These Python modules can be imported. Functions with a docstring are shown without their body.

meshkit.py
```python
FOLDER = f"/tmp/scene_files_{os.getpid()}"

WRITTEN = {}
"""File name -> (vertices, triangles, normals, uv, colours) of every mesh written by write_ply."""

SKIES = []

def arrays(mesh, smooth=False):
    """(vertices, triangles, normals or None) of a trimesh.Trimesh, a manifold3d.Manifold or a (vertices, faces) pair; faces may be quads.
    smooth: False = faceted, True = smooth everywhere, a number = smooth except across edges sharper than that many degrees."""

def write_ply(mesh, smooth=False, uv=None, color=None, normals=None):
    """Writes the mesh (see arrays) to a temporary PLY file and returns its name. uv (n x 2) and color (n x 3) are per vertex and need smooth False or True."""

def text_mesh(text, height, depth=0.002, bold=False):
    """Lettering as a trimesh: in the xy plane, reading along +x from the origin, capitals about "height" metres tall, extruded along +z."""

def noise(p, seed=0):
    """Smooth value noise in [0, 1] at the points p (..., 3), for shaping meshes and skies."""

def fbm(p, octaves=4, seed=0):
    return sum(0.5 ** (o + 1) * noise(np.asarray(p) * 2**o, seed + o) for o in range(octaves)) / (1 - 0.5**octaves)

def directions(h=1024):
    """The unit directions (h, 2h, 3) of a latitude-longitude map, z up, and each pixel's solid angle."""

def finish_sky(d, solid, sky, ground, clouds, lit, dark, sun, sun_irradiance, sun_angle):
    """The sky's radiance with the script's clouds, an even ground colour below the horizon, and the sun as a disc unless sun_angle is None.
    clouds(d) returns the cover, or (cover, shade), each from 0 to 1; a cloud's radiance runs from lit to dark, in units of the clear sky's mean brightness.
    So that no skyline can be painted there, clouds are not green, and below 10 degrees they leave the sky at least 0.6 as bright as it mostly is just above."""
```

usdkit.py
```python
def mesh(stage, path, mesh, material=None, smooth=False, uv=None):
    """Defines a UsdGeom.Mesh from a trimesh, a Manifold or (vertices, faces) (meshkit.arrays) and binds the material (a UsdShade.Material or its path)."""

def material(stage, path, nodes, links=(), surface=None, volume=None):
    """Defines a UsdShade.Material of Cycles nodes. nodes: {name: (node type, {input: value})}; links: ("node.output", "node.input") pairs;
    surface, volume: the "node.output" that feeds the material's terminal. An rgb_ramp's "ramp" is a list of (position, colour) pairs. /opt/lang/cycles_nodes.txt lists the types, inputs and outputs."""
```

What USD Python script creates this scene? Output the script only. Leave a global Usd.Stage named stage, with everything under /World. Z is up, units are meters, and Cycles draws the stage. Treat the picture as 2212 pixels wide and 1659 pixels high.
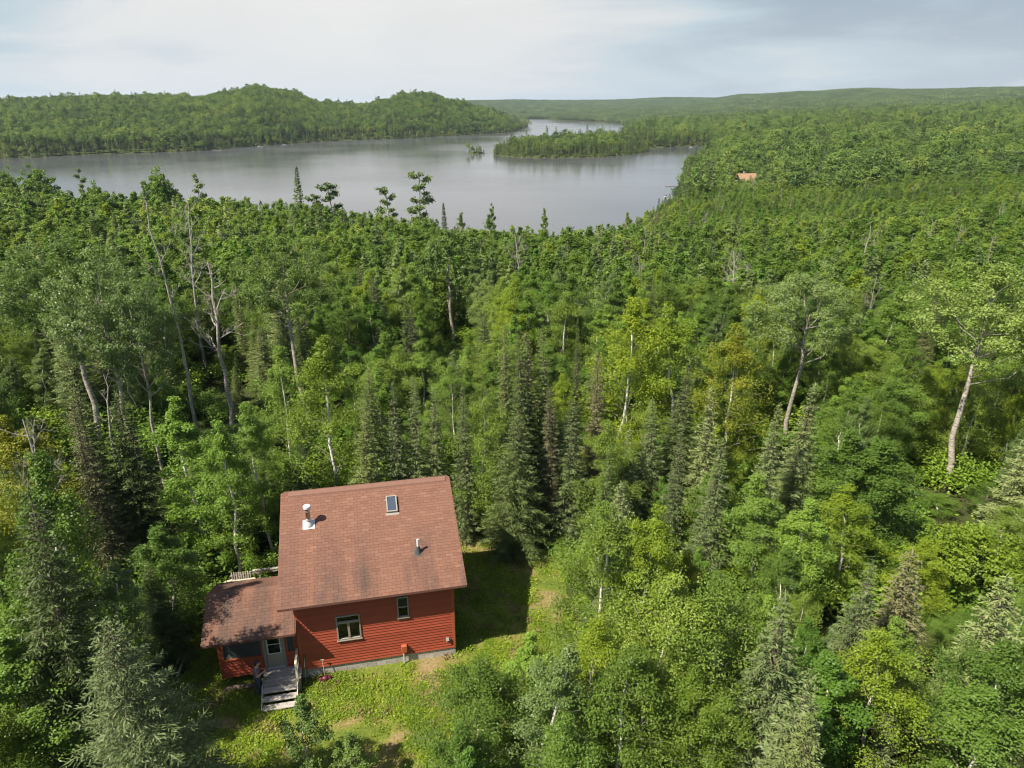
import math
import numpy as np
import trimesh
import shapely
from shapely.geometry import Polygon, Point
from scipy.interpolate import RBFInterpolator
from scipy.spatial import cKDTree
from scipy.spatial.transform import Rotation
import manifold3d as m3
import usdkit, meshkit
from pxr import Usd, UsdGeom, UsdLux, UsdShade, Sdf, Gf, Vt

stage = Usd.Stage.CreateInMemory()
UsdGeom.SetStageUpAxis(stage, 'Z')
UsdGeom.SetStageMetersPerUnit(stage, 1.0)
WORLD = UsdGeom.Xform.Define(stage, '/World')
stage.SetDefaultPrim(WORLD.GetPrim())
UsdGeom.Scope.Define(stage, '/World/Looks')
RNG = np.random.default_rng(11)

# ------------------------------------------------------------------ camera, sky, sun, exposure
CAM_H, PITCH = 22.0, math.radians(21.37)
FPX, UC, VC = 1537.0, 1106.0, 829.5            # lens of a 2212 x 1659 picture
EXPOSURE = 1.1
SUN_AZ, SUN_EL = math.radians(-126.0), math.radians(52.0)
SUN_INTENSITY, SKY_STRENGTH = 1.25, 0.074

cam = UsdGeom.Camera.Define(stage, '/World/camera')
cam.AddTranslateOp().Set(Gf.Vec3d(0, 0, CAM_H))
cam.AddRotateXOp().Set(90.0 - math.degrees(PITCH))
cam.CreateHorizontalApertureAttr(36.0)
cam.CreateVerticalApertureAttr(27.0)
cam.CreateFocalLengthAttr(36.0 * FPX / 2212.0)
cam.CreateClippingRangeAttr(Gf.Vec2f(0.1, 60000.0))
cam.CreateExposureAttr(EXPOSURE)

sky_nodes = {
    'sky': ('sky_texture', {'sky_type': 'single_scattering', 'sun_disc': False, 'sun_elevation': SUN_EL, 'sun_rotation': SUN_AZ,
                            'air_density': 1.0, 'aerosol_density': 1.0, 'ozone_density': 1.2}),
    'tc': ('texture_coordinate', {}),
    'sep': ('separate_xyz', {}),
    # a veil of high cloud, brightest over the middle of the lake, thinned overhead and towards the sun, out of view, to lower sky fill
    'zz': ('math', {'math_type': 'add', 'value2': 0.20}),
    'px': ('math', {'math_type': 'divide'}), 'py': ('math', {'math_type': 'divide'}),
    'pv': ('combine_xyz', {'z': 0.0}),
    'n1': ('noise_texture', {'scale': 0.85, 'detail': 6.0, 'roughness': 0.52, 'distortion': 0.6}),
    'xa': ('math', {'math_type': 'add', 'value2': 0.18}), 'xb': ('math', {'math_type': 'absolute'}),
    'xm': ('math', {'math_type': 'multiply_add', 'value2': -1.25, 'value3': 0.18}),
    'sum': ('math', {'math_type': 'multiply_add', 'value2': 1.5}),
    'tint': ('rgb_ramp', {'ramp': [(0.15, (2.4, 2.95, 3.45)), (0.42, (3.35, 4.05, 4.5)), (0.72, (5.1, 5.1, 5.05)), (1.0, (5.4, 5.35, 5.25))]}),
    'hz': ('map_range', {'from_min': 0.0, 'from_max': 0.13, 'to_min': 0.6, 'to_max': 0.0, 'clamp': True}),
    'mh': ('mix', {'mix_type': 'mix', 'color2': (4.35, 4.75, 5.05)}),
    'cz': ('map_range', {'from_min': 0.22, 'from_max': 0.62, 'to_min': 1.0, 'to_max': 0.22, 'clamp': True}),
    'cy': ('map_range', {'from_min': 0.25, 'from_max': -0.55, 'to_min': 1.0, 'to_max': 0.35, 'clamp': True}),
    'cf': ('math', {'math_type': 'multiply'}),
    # small low clouds
    'm2': ('mapping', {'scale': (9.0, 9.0, 34.0)}),
    'n2': ('noise_texture', {'scale': 1.0, 'detail': 3.0, 'roughness': 0.5}),
    'r2': ('rgb_ramp', {'ramp': [(0.0, (0, 0, 0)), (0.62, (0, 0, 0)), (0.74, (0.8, 0.8, 0.8)), (1.0, (0.9, 0.9, 0.9))]}),
    'low': ('map_range', {'from_min': 0.05, 'from_max': 0.11, 'to_min': 0.45, 'to_max': 0.0, 'clamp': True}),
    'f2': ('mix', {'mix_type': 'multiply', 'fac': 1.0}),
    'mix1': ('mix', {'mix_type': 'mix'}),
    'mix2': ('mix', {'mix_type': 'mix', 'color2': (5.3, 5.3, 5.25)}),
    'bg': ('background_shader', {'strength': SKY_STRENGTH}),
}
sky_mat = usdkit.material(stage, '/World/Looks/sky', sky_nodes, [
    ('tc.generated', 'sep.vector'), ('sep.z', 'zz.value1'), ('sep.x', 'px.value1'), ('zz.value', 'px.value2'),
    ('sep.y', 'py.value1'), ('zz.value', 'py.value2'), ('px.value', 'pv.x'), ('py.value', 'pv.y'), ('pv.vector', 'n1.vector'),
    ('sep.x', 'xa.value1'), ('xa.value', 'xb.value1'), ('xb.value', 'xm.value1'), ('n1.fac', 'sum.value1'), ('xm.value', 'sum.value3'), ('sum.value', 'tint.fac'),
    ('sep.z', 'hz.value'), ('tint.color', 'mh.color1'), ('hz.result', 'mh.fac'),
    ('sep.z', 'cz.value'), ('sep.y', 'cy.value'), ('cz.result', 'cf.value1'), ('cy.result', 'cf.value2'),
    ('tc.generated', 'm2.vector'), ('m2.vector', 'n2.vector'), ('n2.fac', 'r2.fac'), ('sep.z', 'low.value'), ('r2.color', 'f2.color1'), ('low.result', 'f2.color2'),
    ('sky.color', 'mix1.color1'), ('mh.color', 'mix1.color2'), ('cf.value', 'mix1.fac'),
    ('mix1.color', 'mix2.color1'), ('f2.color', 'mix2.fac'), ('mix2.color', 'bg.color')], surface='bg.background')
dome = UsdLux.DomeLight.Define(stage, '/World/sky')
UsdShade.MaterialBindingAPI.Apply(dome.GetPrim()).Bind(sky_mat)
dome.GetPrim().SetCustomDataByKey('kind', 'structure')

sun = UsdLux.DistantLight.Define(stage, '/World/sun')
sun.CreateIntensityAttr(SUN_INTENSITY)
sun.CreateAngleAttr(0.53)
sun.CreateNormalizeAttr(True)
sun.CreateColorAttr(Gf.Vec3f(1.0, 0.92, 0.79))
S = np.array([math.sin(SUN_AZ) * math.cos(SUN_EL), math.cos(SUN_AZ) * math.cos(SUN_EL), math.sin(SUN_EL)])
_q = Rotation.align_vectors([S], [[0, 0, 1.0]])[0].as_quat()
sun.AddOrientOp().Set(Gf.Quatf(float(_q[3]), float(_q[0]), float(_q[1]), float(_q[2])))

# ------------------------------------------------------------------ helpers
_names = {}


def numbered(parent, name):
    k = (parent, name)
    n = _names.get(k, 0)
    _names[k] = n + 1
    return name if n == 0 else f'{name}_{n:03d}'


def tag(p, label=None, cat=None, group=None, kind=None):
    p = p.GetPrim() if hasattr(p, 'GetPrim') else p
    for k, v in (('label', label), ('category', cat), ('group', group), ('kind', kind)):
        if v:
            p.SetCustomDataByKey(k, v)
    return p


def thing(name, label=None, cat=None, loc=(0, 0, 0), rotz=0.0, group=None, kind=None, parent='/World'):
    path = f'{parent}/{numbered(parent, name)}'
    x = UsdGeom.Xform.Define(stage, path)
    x.AddTranslateOp().Set(Gf.Vec3d(*map(float, loc)))
    if rotz:
        x.AddRotateZOp().Set(math.degrees(rotz))
    tag(x, label, cat, group, kind)
    return path


def obj(name, mesh, mat, parent='/World', smooth=False, label=None, cat=None, group=None, kind=None, tone=None):
    path = f'{parent}/{numbered(parent, name)}'
    m = usdkit.mesh(stage, path, mesh, mat, smooth=smooth)
    if tone is not None:
        UsdGeom.PrimvarsAPI(m).CreatePrimvar('tone', Sdf.ValueTypeNames.FloatArray, 'vertex').Set(Vt.FloatArray.FromNumpy(np.asarray(tone, np.float32)))
    tag(m, label, cat, group, kind)
    return path


def box(x0, x1, y0, y1, z0, z1):
    b = trimesh.creation.box([x1 - x0, y1 - y0, z1 - z0])
    b.apply_translation([(x0 + x1) / 2, (y0 + y1) / 2, (z0 + z1) / 2])
    return b


def join(*ms):
    return trimesh.util.concatenate([m for m in ms])


def orient(m, direction, origin):
    """z axis of m turned to direction, then moved to origin."""
    d = np.asarray(direction, float)
    d = d / np.linalg.norm(d)
    T = trimesh.geometry.align_vectors([0, 0, 1], d)
    m.apply_transform(T)
    m.apply_translation(origin)
    return m


def bar(p, q, w, h=None):
    p, q = np.asarray(p, float), np.asarray(q, float)
    d = q - p
    L = np.linalg.norm(d)
    d = d / L
    up = np.array([0, 0, 1.0]) if abs(d[2]) < 0.95 else np.array([0, 1.0, 0])
    sx = np.cross(up, d)
    sx /= np.linalg.norm(sx)
    sy = np.cross(d, sx)
    b = trimesh.creation.box([w, h or w, L])
    T = np.eye(4)
    T[:3, 0], T[:3, 1], T[:3, 2], T[:3, 3] = sx, sy, d, (p + q) / 2
    b.apply_transform(T)
    return b


def rod(p, q, r0, r1=None, n=10):
    return trimesh.Trimesh(*tube([p, q], [r0, r0 if r1 is None else r1], n, caps=True), process=False)


def tube(points, radii, n=6, caps=False):
    p = np.asarray(points, float)
    r = np.broadcast_to(np.asarray(radii, float), (len(p),))
    t = np.gradient(p, axis=0)
    t /= np.linalg.norm(t, axis=1, keepdims=True) + 1e-12
    ref = np.array([1.0, 0, 0]) if abs(t[0, 0]) < 0.7 else np.array([0, 1.0, 0])
    a = np.cross(t, ref)
    a /= np.linalg.norm(a, axis=1, keepdims=True) + 1e-12
    b = np.cross(t, a)
    g = np.arange(n) * 2 * np.pi / n
    v = (p[:, None] + r[:, None, None] * (np.cos(g)[None, :, None] * a[:, None] + np.sin(g)[None, :, None] * b[:, None])).reshape(-1, 3)
    i, j = np.meshgrid(np.arange(len(p) - 1), np.arange(n), indexing='ij')
    q = np.stack([i * n + j, i * n + (j + 1) % n, (i + 1) * n + (j + 1) % n, (i + 1) * n + j], -1).reshape(-1, 4)
    f = np.vstack([q[:, [0, 1, 2]], q[:, [0, 2, 3]]])
    if caps:
        k = len(v)
        v = np.vstack([v, p[:1], p[-1:]])
        j = np.arange(n)
        e = (len(p) - 1) * n
        f = np.vstack([f, np.c_[np.full(n, k), (j + 1) % n, j], np.c_[np.full(n, k + 1), e + j, e + (j + 1) % n]])
    return v, f


class Soup:
    def __init__(self):
        self.v, self.f, self.n = [], [], 0

    def add(self, v, f):
        self.v.append(v)
        self.f.append(np.asarray(f) + self.n)
        self.n += len(v)

    def get(self):
        return (np.vstack(self.v), np.vstack(self.f)) if self.v else (np.zeros((3, 3)), np.array([[0, 1, 2]]))


def leaves(c, nrm, L, W, rng, along=None):
    """diamond leaves at c with normals nrm; long axis 'along' or random."""
    c = np.asarray(c, float)
    k = len(c)
    nrm = nrm / (np.linalg.norm(nrm, axis=1, keepdims=True) + 1e-9)
    t = rng.normal(size=(k, 3)) if along is None else np.asarray(along, float)
    t = t - nrm * np.sum(t * nrm, 1, keepdims=True)
    t /= np.linalg.norm(t, axis=1, keepdims=True) + 1e-9
    b = np.cross(nrm, t)
    L, W = np.broadcast_to(L, (k,))[:, None] / 2, np.broadcast_to(W, (k,))[:, None] / 2
    v = np.stack([c - t * L, c + b * W - t * L * 0.15, c + t * L, c - b * W - t * L * 0.15], 1).reshape(-1, 3)
    o = np.arange(k)[:, None] * 4
    f = np.vstack([o + np.array([[0, 1, 2]]), o + np.array([[0, 2, 3]])])
    return v, f


# ------------------------------------------------------------------ materials
def M(name, nodes, links, surface='p.BSDF', volume=None):
    return usdkit.material(stage, f'/World/Looks/{name}', nodes, links, surface=surface, volume=volume)


def leaf_mat(name, ramp, trans=0.36, rough=0.5, spec=0.3, tint=(1.25, 1.2, 0.6), amp=(0.5, 0.25, 0.25)):
    ramp = [(p, tuple(1.33 * c for c in col)) for p, col in ramp]
    nodes = {
        'oi': ('object_info', {}), 'wn': ('white_noise_texture', {'dimensions': '3D'}),
        'g': ('geometry', {}), 'nz': ('noise_texture', {'scale': 0.9, 'detail': 2.0}),
        'a': ('math', {'math_type': 'multiply', 'value2': amp[0]}),
        'b': ('math', {'math_type': 'multiply_add', 'value2': amp[1]}),
        'c': ('math', {'math_type': 'multiply_add', 'value2': amp[2]}),
        'nb': ('noise_texture', {'scale': 0.022, 'detail': 4.0}), 'e': ('math', {'math_type': 'multiply_add', 'value2': 0.8}), 'e2': ('math', {'math_type': 'add', 'value2': -0.40}),
        'r': ('rgb_ramp', {'ramp': ramp}),
        'p': ('principled_bsdf', {'roughness': rough, 'specular_ior_level': spec}),
        'tc': ('mix', {'mix_type': 'multiply', 'fac': 1.0, 'color2': tint}),
        't': ('translucent_bsdf', {}), 'm': ('mix_closure', {'fac': trans})}
    links = [('oi.location', 'wn.vector'), ('wn.value', 'a.value1'), ('g.random_per_island', 'b.value1'), ('a.value', 'b.value3'),
             ('g.position', 'nz.vector'), ('nz.fac', 'c.value1'), ('b.value', 'c.value3'), ('g.position', 'nb.vector'), ('nb.fac', 'e.value1'), ('c.value', 'e.value3'), ('e.value', 'e2.value1'), ('e2.value', 'r.fac'),
             ('r.color', 'p.base_color'), ('r.color', 'tc.color1'), ('tc.color', 't.color'), ('p.BSDF', 'm.closure1'), ('t.BSDF', 'm.closure2')]
    return M(name, nodes, links, 'm.closure')


def plain(name, color, rough=0.6, spec=0.4, metal=0.0, vary=0.15, scale=6.0, bump=0.0, stretch=(1, 1, 1), tone=0.0):
    c = np.asarray(color, float)
    nodes = {
        'tc': ('texture_coordinate', {}), 'mp': ('mapping', {'scale': stretch}),
        'nz': ('noise_texture', {'scale': scale, 'detail': 4.0, 'roughness': 0.6}),
        'r': ('rgb_ramp', {'ramp': [(0.25, tuple(c * (1 - vary))), (0.75, tuple(np.minimum(c * (1 + vary), 0.95)))]}),
        'p': ('principled_bsdf', {'roughness': rough, 'specular_ior_level': spec, 'metallic': metal})}
    links = [('tc.object', 'mp.vector'), ('mp.vector', 'nz.vector'), ('nz.fac', 'r.fac')]
    out = 'r.color'
    if tone:
        nodes['at'] = ('attribute', {'attribute': 'tone'})
        nodes['tr'] = ('rgb_ramp', {'ramp': [(0.0, (1 - tone,) * 3), (1.0, (1 + tone,) * 3)]})
        nodes['mt'] = ('mix', {'mix_type': 'multiply', 'fac': 1.0})
        links += [('at.fac', 'tr.fac'), ('r.color', 'mt.color1'), ('tr.color', 'mt.color2')]
        out = 'mt.color'
    links.append((out, 'p.base_color'))
    if bump:
        nodes['bp'] = ('bump', {'strength': 1.0, 'distance': bump})
        links += [('nz.fac', 'bp.height'), ('bp.normal', 'p.normal')]
    return M(name, nodes, links)


LEAF = {
    'birch_green': leaf_mat('leaf_birch_green', [(0.15, (0.058, 0.105, 0.014)), (0.5, (0.100, 0.165, 0.024)), (0.85, (0.175, 0.235, 0.036))]),
    'birch_olive': leaf_mat('leaf_birch_olive', [(0.15, (0.064, 0.108, 0.013)), (0.5, (0.118, 0.172, 0.023)), (0.85, (0.200, 0.245, 0.036))]),
    'birch_yellow': leaf_mat('leaf_birch_yellow', [(0.15, (0.070, 0.120, 0.012)), (0.5, (0.160, 0.210, 0.014)), (0.85, (0.310, 0.325, 0.020))], amp=(0.3, 0.4, 0.3)),
    'birch_gold': leaf_mat('leaf_birch_gold', [(0.15, (0.085, 0.125, 0.012)), (0.5, (0.205, 0.200, 0.015)), (0.85, (0.350, 0.265, 0.020))], amp=(0.2, 0.45, 0.35)),
    'aspen': leaf_mat('leaf_aspen', [(0.15, (0.072, 0.115, 0.030)), (0.5, (0.120, 0.172, 0.045)), (0.85, (0.190, 0.245, 0.070))], spec=0.45, rough=0.45, tint=(1.1, 1.15, 0.7)),
    'aspen_old': leaf_mat('leaf_aspen_old', [(0.15, (0.066, 0.110, 0.024)), (0.5, (0.116, 0.172, 0.036)), (0.85, (0.188, 0.245, 0.058))]),
    'aspen_bright': leaf_mat('leaf_aspen_bright', [(0.15, (0.064, 0.125, 0.015)), (0.5, (0.114, 0.190, 0.025)), (0.85, (0.185, 0.260, 0.038))]),
    'spruce': leaf_mat('leaf_spruce', [(0.15, (0.050, 0.072, 0.020)), (0.5, (0.108, 0.140, 0.040)), (0.85, (0.190, 0.215, 0.068))], trans=0.15, rough=0.55),
    'spruce_grey': leaf_mat('leaf_spruce_grey', [(0.15, (0.066, 0.092, 0.034)), (0.5, (0.130, 0.162, 0.056)), (0.85, (0.215, 0.245, 0.092))], trans=0.12, rough=0.55),
    'spruce_brown': leaf_mat('leaf_spruce_brown', [(0.15, (0.062, 0.066, 0.028)), (0.5, (0.130, 0.126, 0.055)), (0.85, (0.215, 0.190, 0.092))], trans=0.10, rough=0.6),
    'fir': leaf_mat('leaf_fir', [(0.15, (0.040, 0.072, 0.016)), (0.5, (0.092, 0.138, 0.030)), (0.85, (0.165, 0.210, 0.048))], trans=0.15, rough=0.5),
    'pine': leaf_mat('leaf_pine', [(0.15, (0.055, 0.085, 0.030)), (0.5, (0.105, 0.145, 0.048)), (0.85, (0.16, 0.205, 0.070))], trans=0.12),
    'shrub': leaf_mat('leaf_shrub', [(0.15, (0.060, 0.115, 0.014)), (0.5, (0.120, 0.195, 0.020)), (0.85, (0.230, 0.275, 0.030))]),
    'weed': leaf_mat('leaf_weed', [(0.10, (0.100, 0.155, 0.012)), (0.5, (0.190, 0.255, 0.020)), (0.9, (0.300, 0.325, 0.040))]),
    'straw': leaf_mat('leaf_straw', [(0.15, (0.14, 0.11, 0.05)), (0.5, (0.22, 0.18, 0.07)), (0.85, (0.26, 0.23, 0.08))]),
}
# mixed canopy for stands too far to show single leaves
LEAF['far_green'] = leaf_mat('leaf_far_green', [(0.12, (0.052, 0.092, 0.022)), (0.45, (0.096, 0.155, 0.032)), (0.7, (0.138, 0.192, 0.038)), (0.92, (0.205, 0.225, 0.044))], amp=(0.62, 0.13, 0.25))
LEAF['far_dark'] = leaf_mat('leaf_far_dark', [(0.12, (0.040, 0.064, 0.020)), (0.5, (0.082, 0.115, 0.034)), (0.9, (0.150, 0.175, 0.056))], trans=0.15, amp=(0.62, 0.13, 0.25))

LEAF['wood_shaded'] = leaf_mat('leaf_wood_shaded', [(0.12, (0.034, 0.064, 0.024)), (0.5, (0.068, 0.108, 0.034)), (0.9, (0.115, 0.150, 0.046))], trans=0.2, amp=(0.5, 0.25, 0.25))  # far_green darkened: self-shadow between distant crowns put into the leaf colour


def bark(name, dark, light, scale=3.0, lo=0.35, hi=0.6):
    return M(name, {
        'g': ('texture_coordinate', {}), 'mp': ('mapping', {'scale': (1.0, 1.0, 2.2)}),
        'n': ('noise_texture', {'scale': scale, 'detail': 5.0, 'roughness': 0.65}),
        'r': ('rgb_ramp', {'ramp': [(lo, dark), (hi, light)]}),
        'b': ('bump', {'strength': 0.8, 'distance': 0.03}),
        'p': ('principled_bsdf', {'roughness': 0.8, 'specular_ior_level': 0.2})},
        [('g.object', 'mp.vector'), ('mp.vector', 'n.vector'), ('n.fac', 'r.fac'), ('r.color', 'p.base_color'), ('n.fac', 'b.height'), ('b.normal', 'p.normal')])


BARK = {
    'birch': bark('bark_birch', (0.10, 0.08, 0.06), (0.58, 0.55, 0.48), 5.0, 0.30, 0.46),
    'aspen': bark('bark_aspen', (0.10, 0.085, 0.068), (0.34, 0.305, 0.25), 3.5, 0.30, 0.62),
    'spruce': bark('bark_spruce', (0.06, 0.045, 0.035), (0.17, 0.13, 0.10), 8.0),
    'dead': bark('bark_dead', (0.12, 0.105, 0.09), (0.36, 0.33, 0.285), 4.0, 0.3, 0.62),
    'limb': bark('bark_limb', (0.10, 0.085, 0.065), (0.26, 0.23, 0.18), 4.0),
    'shrub': bark('bark_shrub', (0.06, 0.05, 0.035), (0.16, 0.13, 0.09), 8.0),
}

FLOOR = M('forest_floor', {
    'g': ('geometry', {}), 'n': ('noise_texture', {'scale': 0.35, 'detail': 6.0, 'roughness': 0.65}),
    'n2': ('noise_texture', {'scale': 5.0, 'detail': 4.0}),
    'r': ('rgb_ramp', {'ramp': [(0.30, (0.040, 0.034, 0.018)), (0.50, (0.045, 0.058, 0.016)), (0.70, (0.075, 0.090, 0.024))]}),
    'b': ('bump', {'strength': 1.0, 'distance': 0.15}), 'p': ('principled_bsdf', {'roughness': 0.95, 'specular_ior_level': 0.1})},
    [('g.position', 'n.vector'), ('g.position', 'n2.vector'), ('n.fac', 'r.fac'), ('r.color', 'p.base_color'), ('n2.fac', 'b.height'), ('b.normal', 'p.normal')])
LAWN = M('lawn', {
    'g': ('geometry', {}), 'n': ('noise_texture', {'scale': 0.42, 'detail': 5.0, 'roughness': 0.62, 'distortion': 0.6}),
    'n2': ('noise_texture', {'scale': 9.0, 'detail': 4.0, 'roughness': 0.7}),
    'r': ('rgb_ramp', {'ramp': [(0.32, (0.085, 0.125, 0.020)), (0.48, (0.135, 0.165, 0.028)), (0.58, (0.200, 0.165, 0.062)), (0.70, (0.270, 0.195, 0.110))]}),
    'r2': ('rgb_ramp', {'ramp': [(0.3, (0.55, 0.55, 0.5)), (0.7, (1.2, 1.2, 1.15))]}), 'mm': ('mix', {'mix_type': 'multiply', 'fac': 1.0}),
    'b': ('bump', {'strength': 1.0, 'distance': 0.05}), 'p': ('principled_bsdf', {'roughness': 0.95, 'specular_ior_level': 0.1})},
    [('g.position', 'n.vector'), ('g.position', 'n2.vector'), ('n.fac', 'r.fac'), ('r.color', 'mm.color1'), ('n2.fac', 'r2.fac'), ('r2.color', 'mm.color2'),
     ('mm.color', 'p.base_color'), ('n2.fac', 'b.height'), ('b.normal', 'p.normal')])
WATER = M('water', {
    'g': ('geometry', {}), 'mp': ('mapping', {'scale': (0.55, 1.0, 1.0)}),
    'n': ('noise_texture', {'scale': 0.55, 'detail': 3.0, 'roughness': 0.6}),
    'n2': ('noise_texture', {'scale': 0.008, 'detail': 3.0}),
    'rr': ('map_range', {'from_min': 0.38, 'from_max': 0.62, 'to_min': 0.09, 'to_max': 0.17, 'clamp': True}),
    'b': ('bump', {'strength': 0.35, 'distance': 0.10}),
    'p': ('principled_bsdf', {'base_color': (0.066, 0.068, 0.074), 'ior': 1.33, 'specular_ior_level': 0.5})},
    [('g.position', 'mp.vector'), ('mp.vector', 'n.vector'), ('g.position', 'n2.vector'), ('n2.fac', 'rr.value'), ('rr.result', 'p.roughness'), ('n.fac', 'b.height'), ('b.normal', 'p.normal')])


# ------------------------------------------------------------------ the land
def ray(u, v):
    xr, yd = (u - UC) / FPX, (v - VC) / FPX
    c, s = math.cos(PITCH), math.sin(PITCH)
    return np.array([xr, c - yd * s, -(s + yd * c)])


def on_level(u, v, z):
    d = ray(u, v)
    t = (z - CAM_H) / d[2]
    return d[0] * t, d[1] * t


def proj(x, y, z):
    c, s = math.cos(PITCH), math.sin(PITCH)
    D = CAM_H - z
    dep = y * c + D * s
    return UC + FPX * x / dep, VC + FPX * (-y * s + D * c) / dep, dep


LAKE_Z = -23.0


def bearing(u, y):
    return ((u - UC) / 1650.0 * y, y)


near_shore = [bearing(-900, 520), bearing(-300, 340), bearing(0, 290), bearing(160, 232), bearing(430, 222), bearing(760, 212), bearing(1000, 204), bearing(1200, 196), bearing(1330, 212), bearing(1400, 262), on_level(1440, 466, LAKE_Z)]
right_shore = [on_level(1466, 430, LAKE_Z), on_level(1468, 404, LAKE_Z), bearing(1492, 560), bearing(1532, 700)] + [on_level(u, v, LAKE_Z) for u, v in
              ((1541, 325), (1521, 314), (1493, 315), (1476, 315.5), (1426, 319), (1401, 319.5), (1398, 328), (1366, 334), (1306, 339), (1256, 340.5), (1206, 341), (1156, 340.5), (1106, 339), (1065, 335))]
back_bay = [bearing(1078, 800), bearing(1150, 850), bearing(1250, 890), bearing(1335, 960), bearing(1352, 1400)] + [on_level(u, v, LAKE_Z) for u, v in
           ((1352, 271.5), (1350, 268), (1306, 264), (1256, 262), (1201, 261), (1186, 257), (1126, 257))]
far_shore = [bearing(1105, 2400)] + [on_level(u, v, LAKE_Z) for u, v in
            ((1141, 272), (1106, 286), (1000, 292), (850, 300), (750, 303), (625, 310), (550, 316), (500, 320), (430, 326), (350, 329), (250, 332), (150, 336), (75, 340), (0, 342), (-200, 352), (-900, 372))]
LAKE = Polygon(near_shore + right_shore + back_bay + far_shore).buffer(0)
ISLE = shapely.affinity.scale(Point(*on_level(1028, 331, LAKE_Z)).buffer(1.0), 10.0, 7.0)
LAKE = LAKE.difference(ISLE)
shapely.prepare(LAKE)
LAKE_EDGE = LAKE.boundary.segmentize(20)
shapely.prepare(LAKE_EDGE)

NEAR = np.array([
    (0, 20, 0), (-6, 27, 0.1), (10, 25, 0), (-15, 15, 0.05), (15, 10, 0), (-9, 22, -0.06), (-9.5, 20, -0.05), (-2.4, 24.2, 0), (0, 0, 0), (0, -40, 1), (0, 45, -0.8), (30, 40, -1), (-25, 45, 0), (-40, 80, -2),
    (0, 80, -4), (40, 80, -4), (0, 120, -9), (50, 120, -7), (-60, 120, -7), (0, 160, -15), (-90, 150, -11), (60, 160, -12), (-120, 180, -14), (-40, 190, -18), (120, 100, -4), (110, 170, -9),
    (90, 220, -16), (160, 260, -12), (120, 300, -17), (250, 250, -8), (300, 400, -10), (200, 420, -15), (450, 400, -4), (-300, 200, -10), (-600, 200, -5), (-600, -100, 0), (600, -100, 3), (600, 200, 2), (-200, 60, -2), (200, 40, -1), (0, -400, 3), (0, 420, -20), (-300, 420, -20)], float)
_near = RBFInterpolator(NEAR[:, :2], NEAR[:, 2], kernel='linear', smoothing=0.0)
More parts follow.
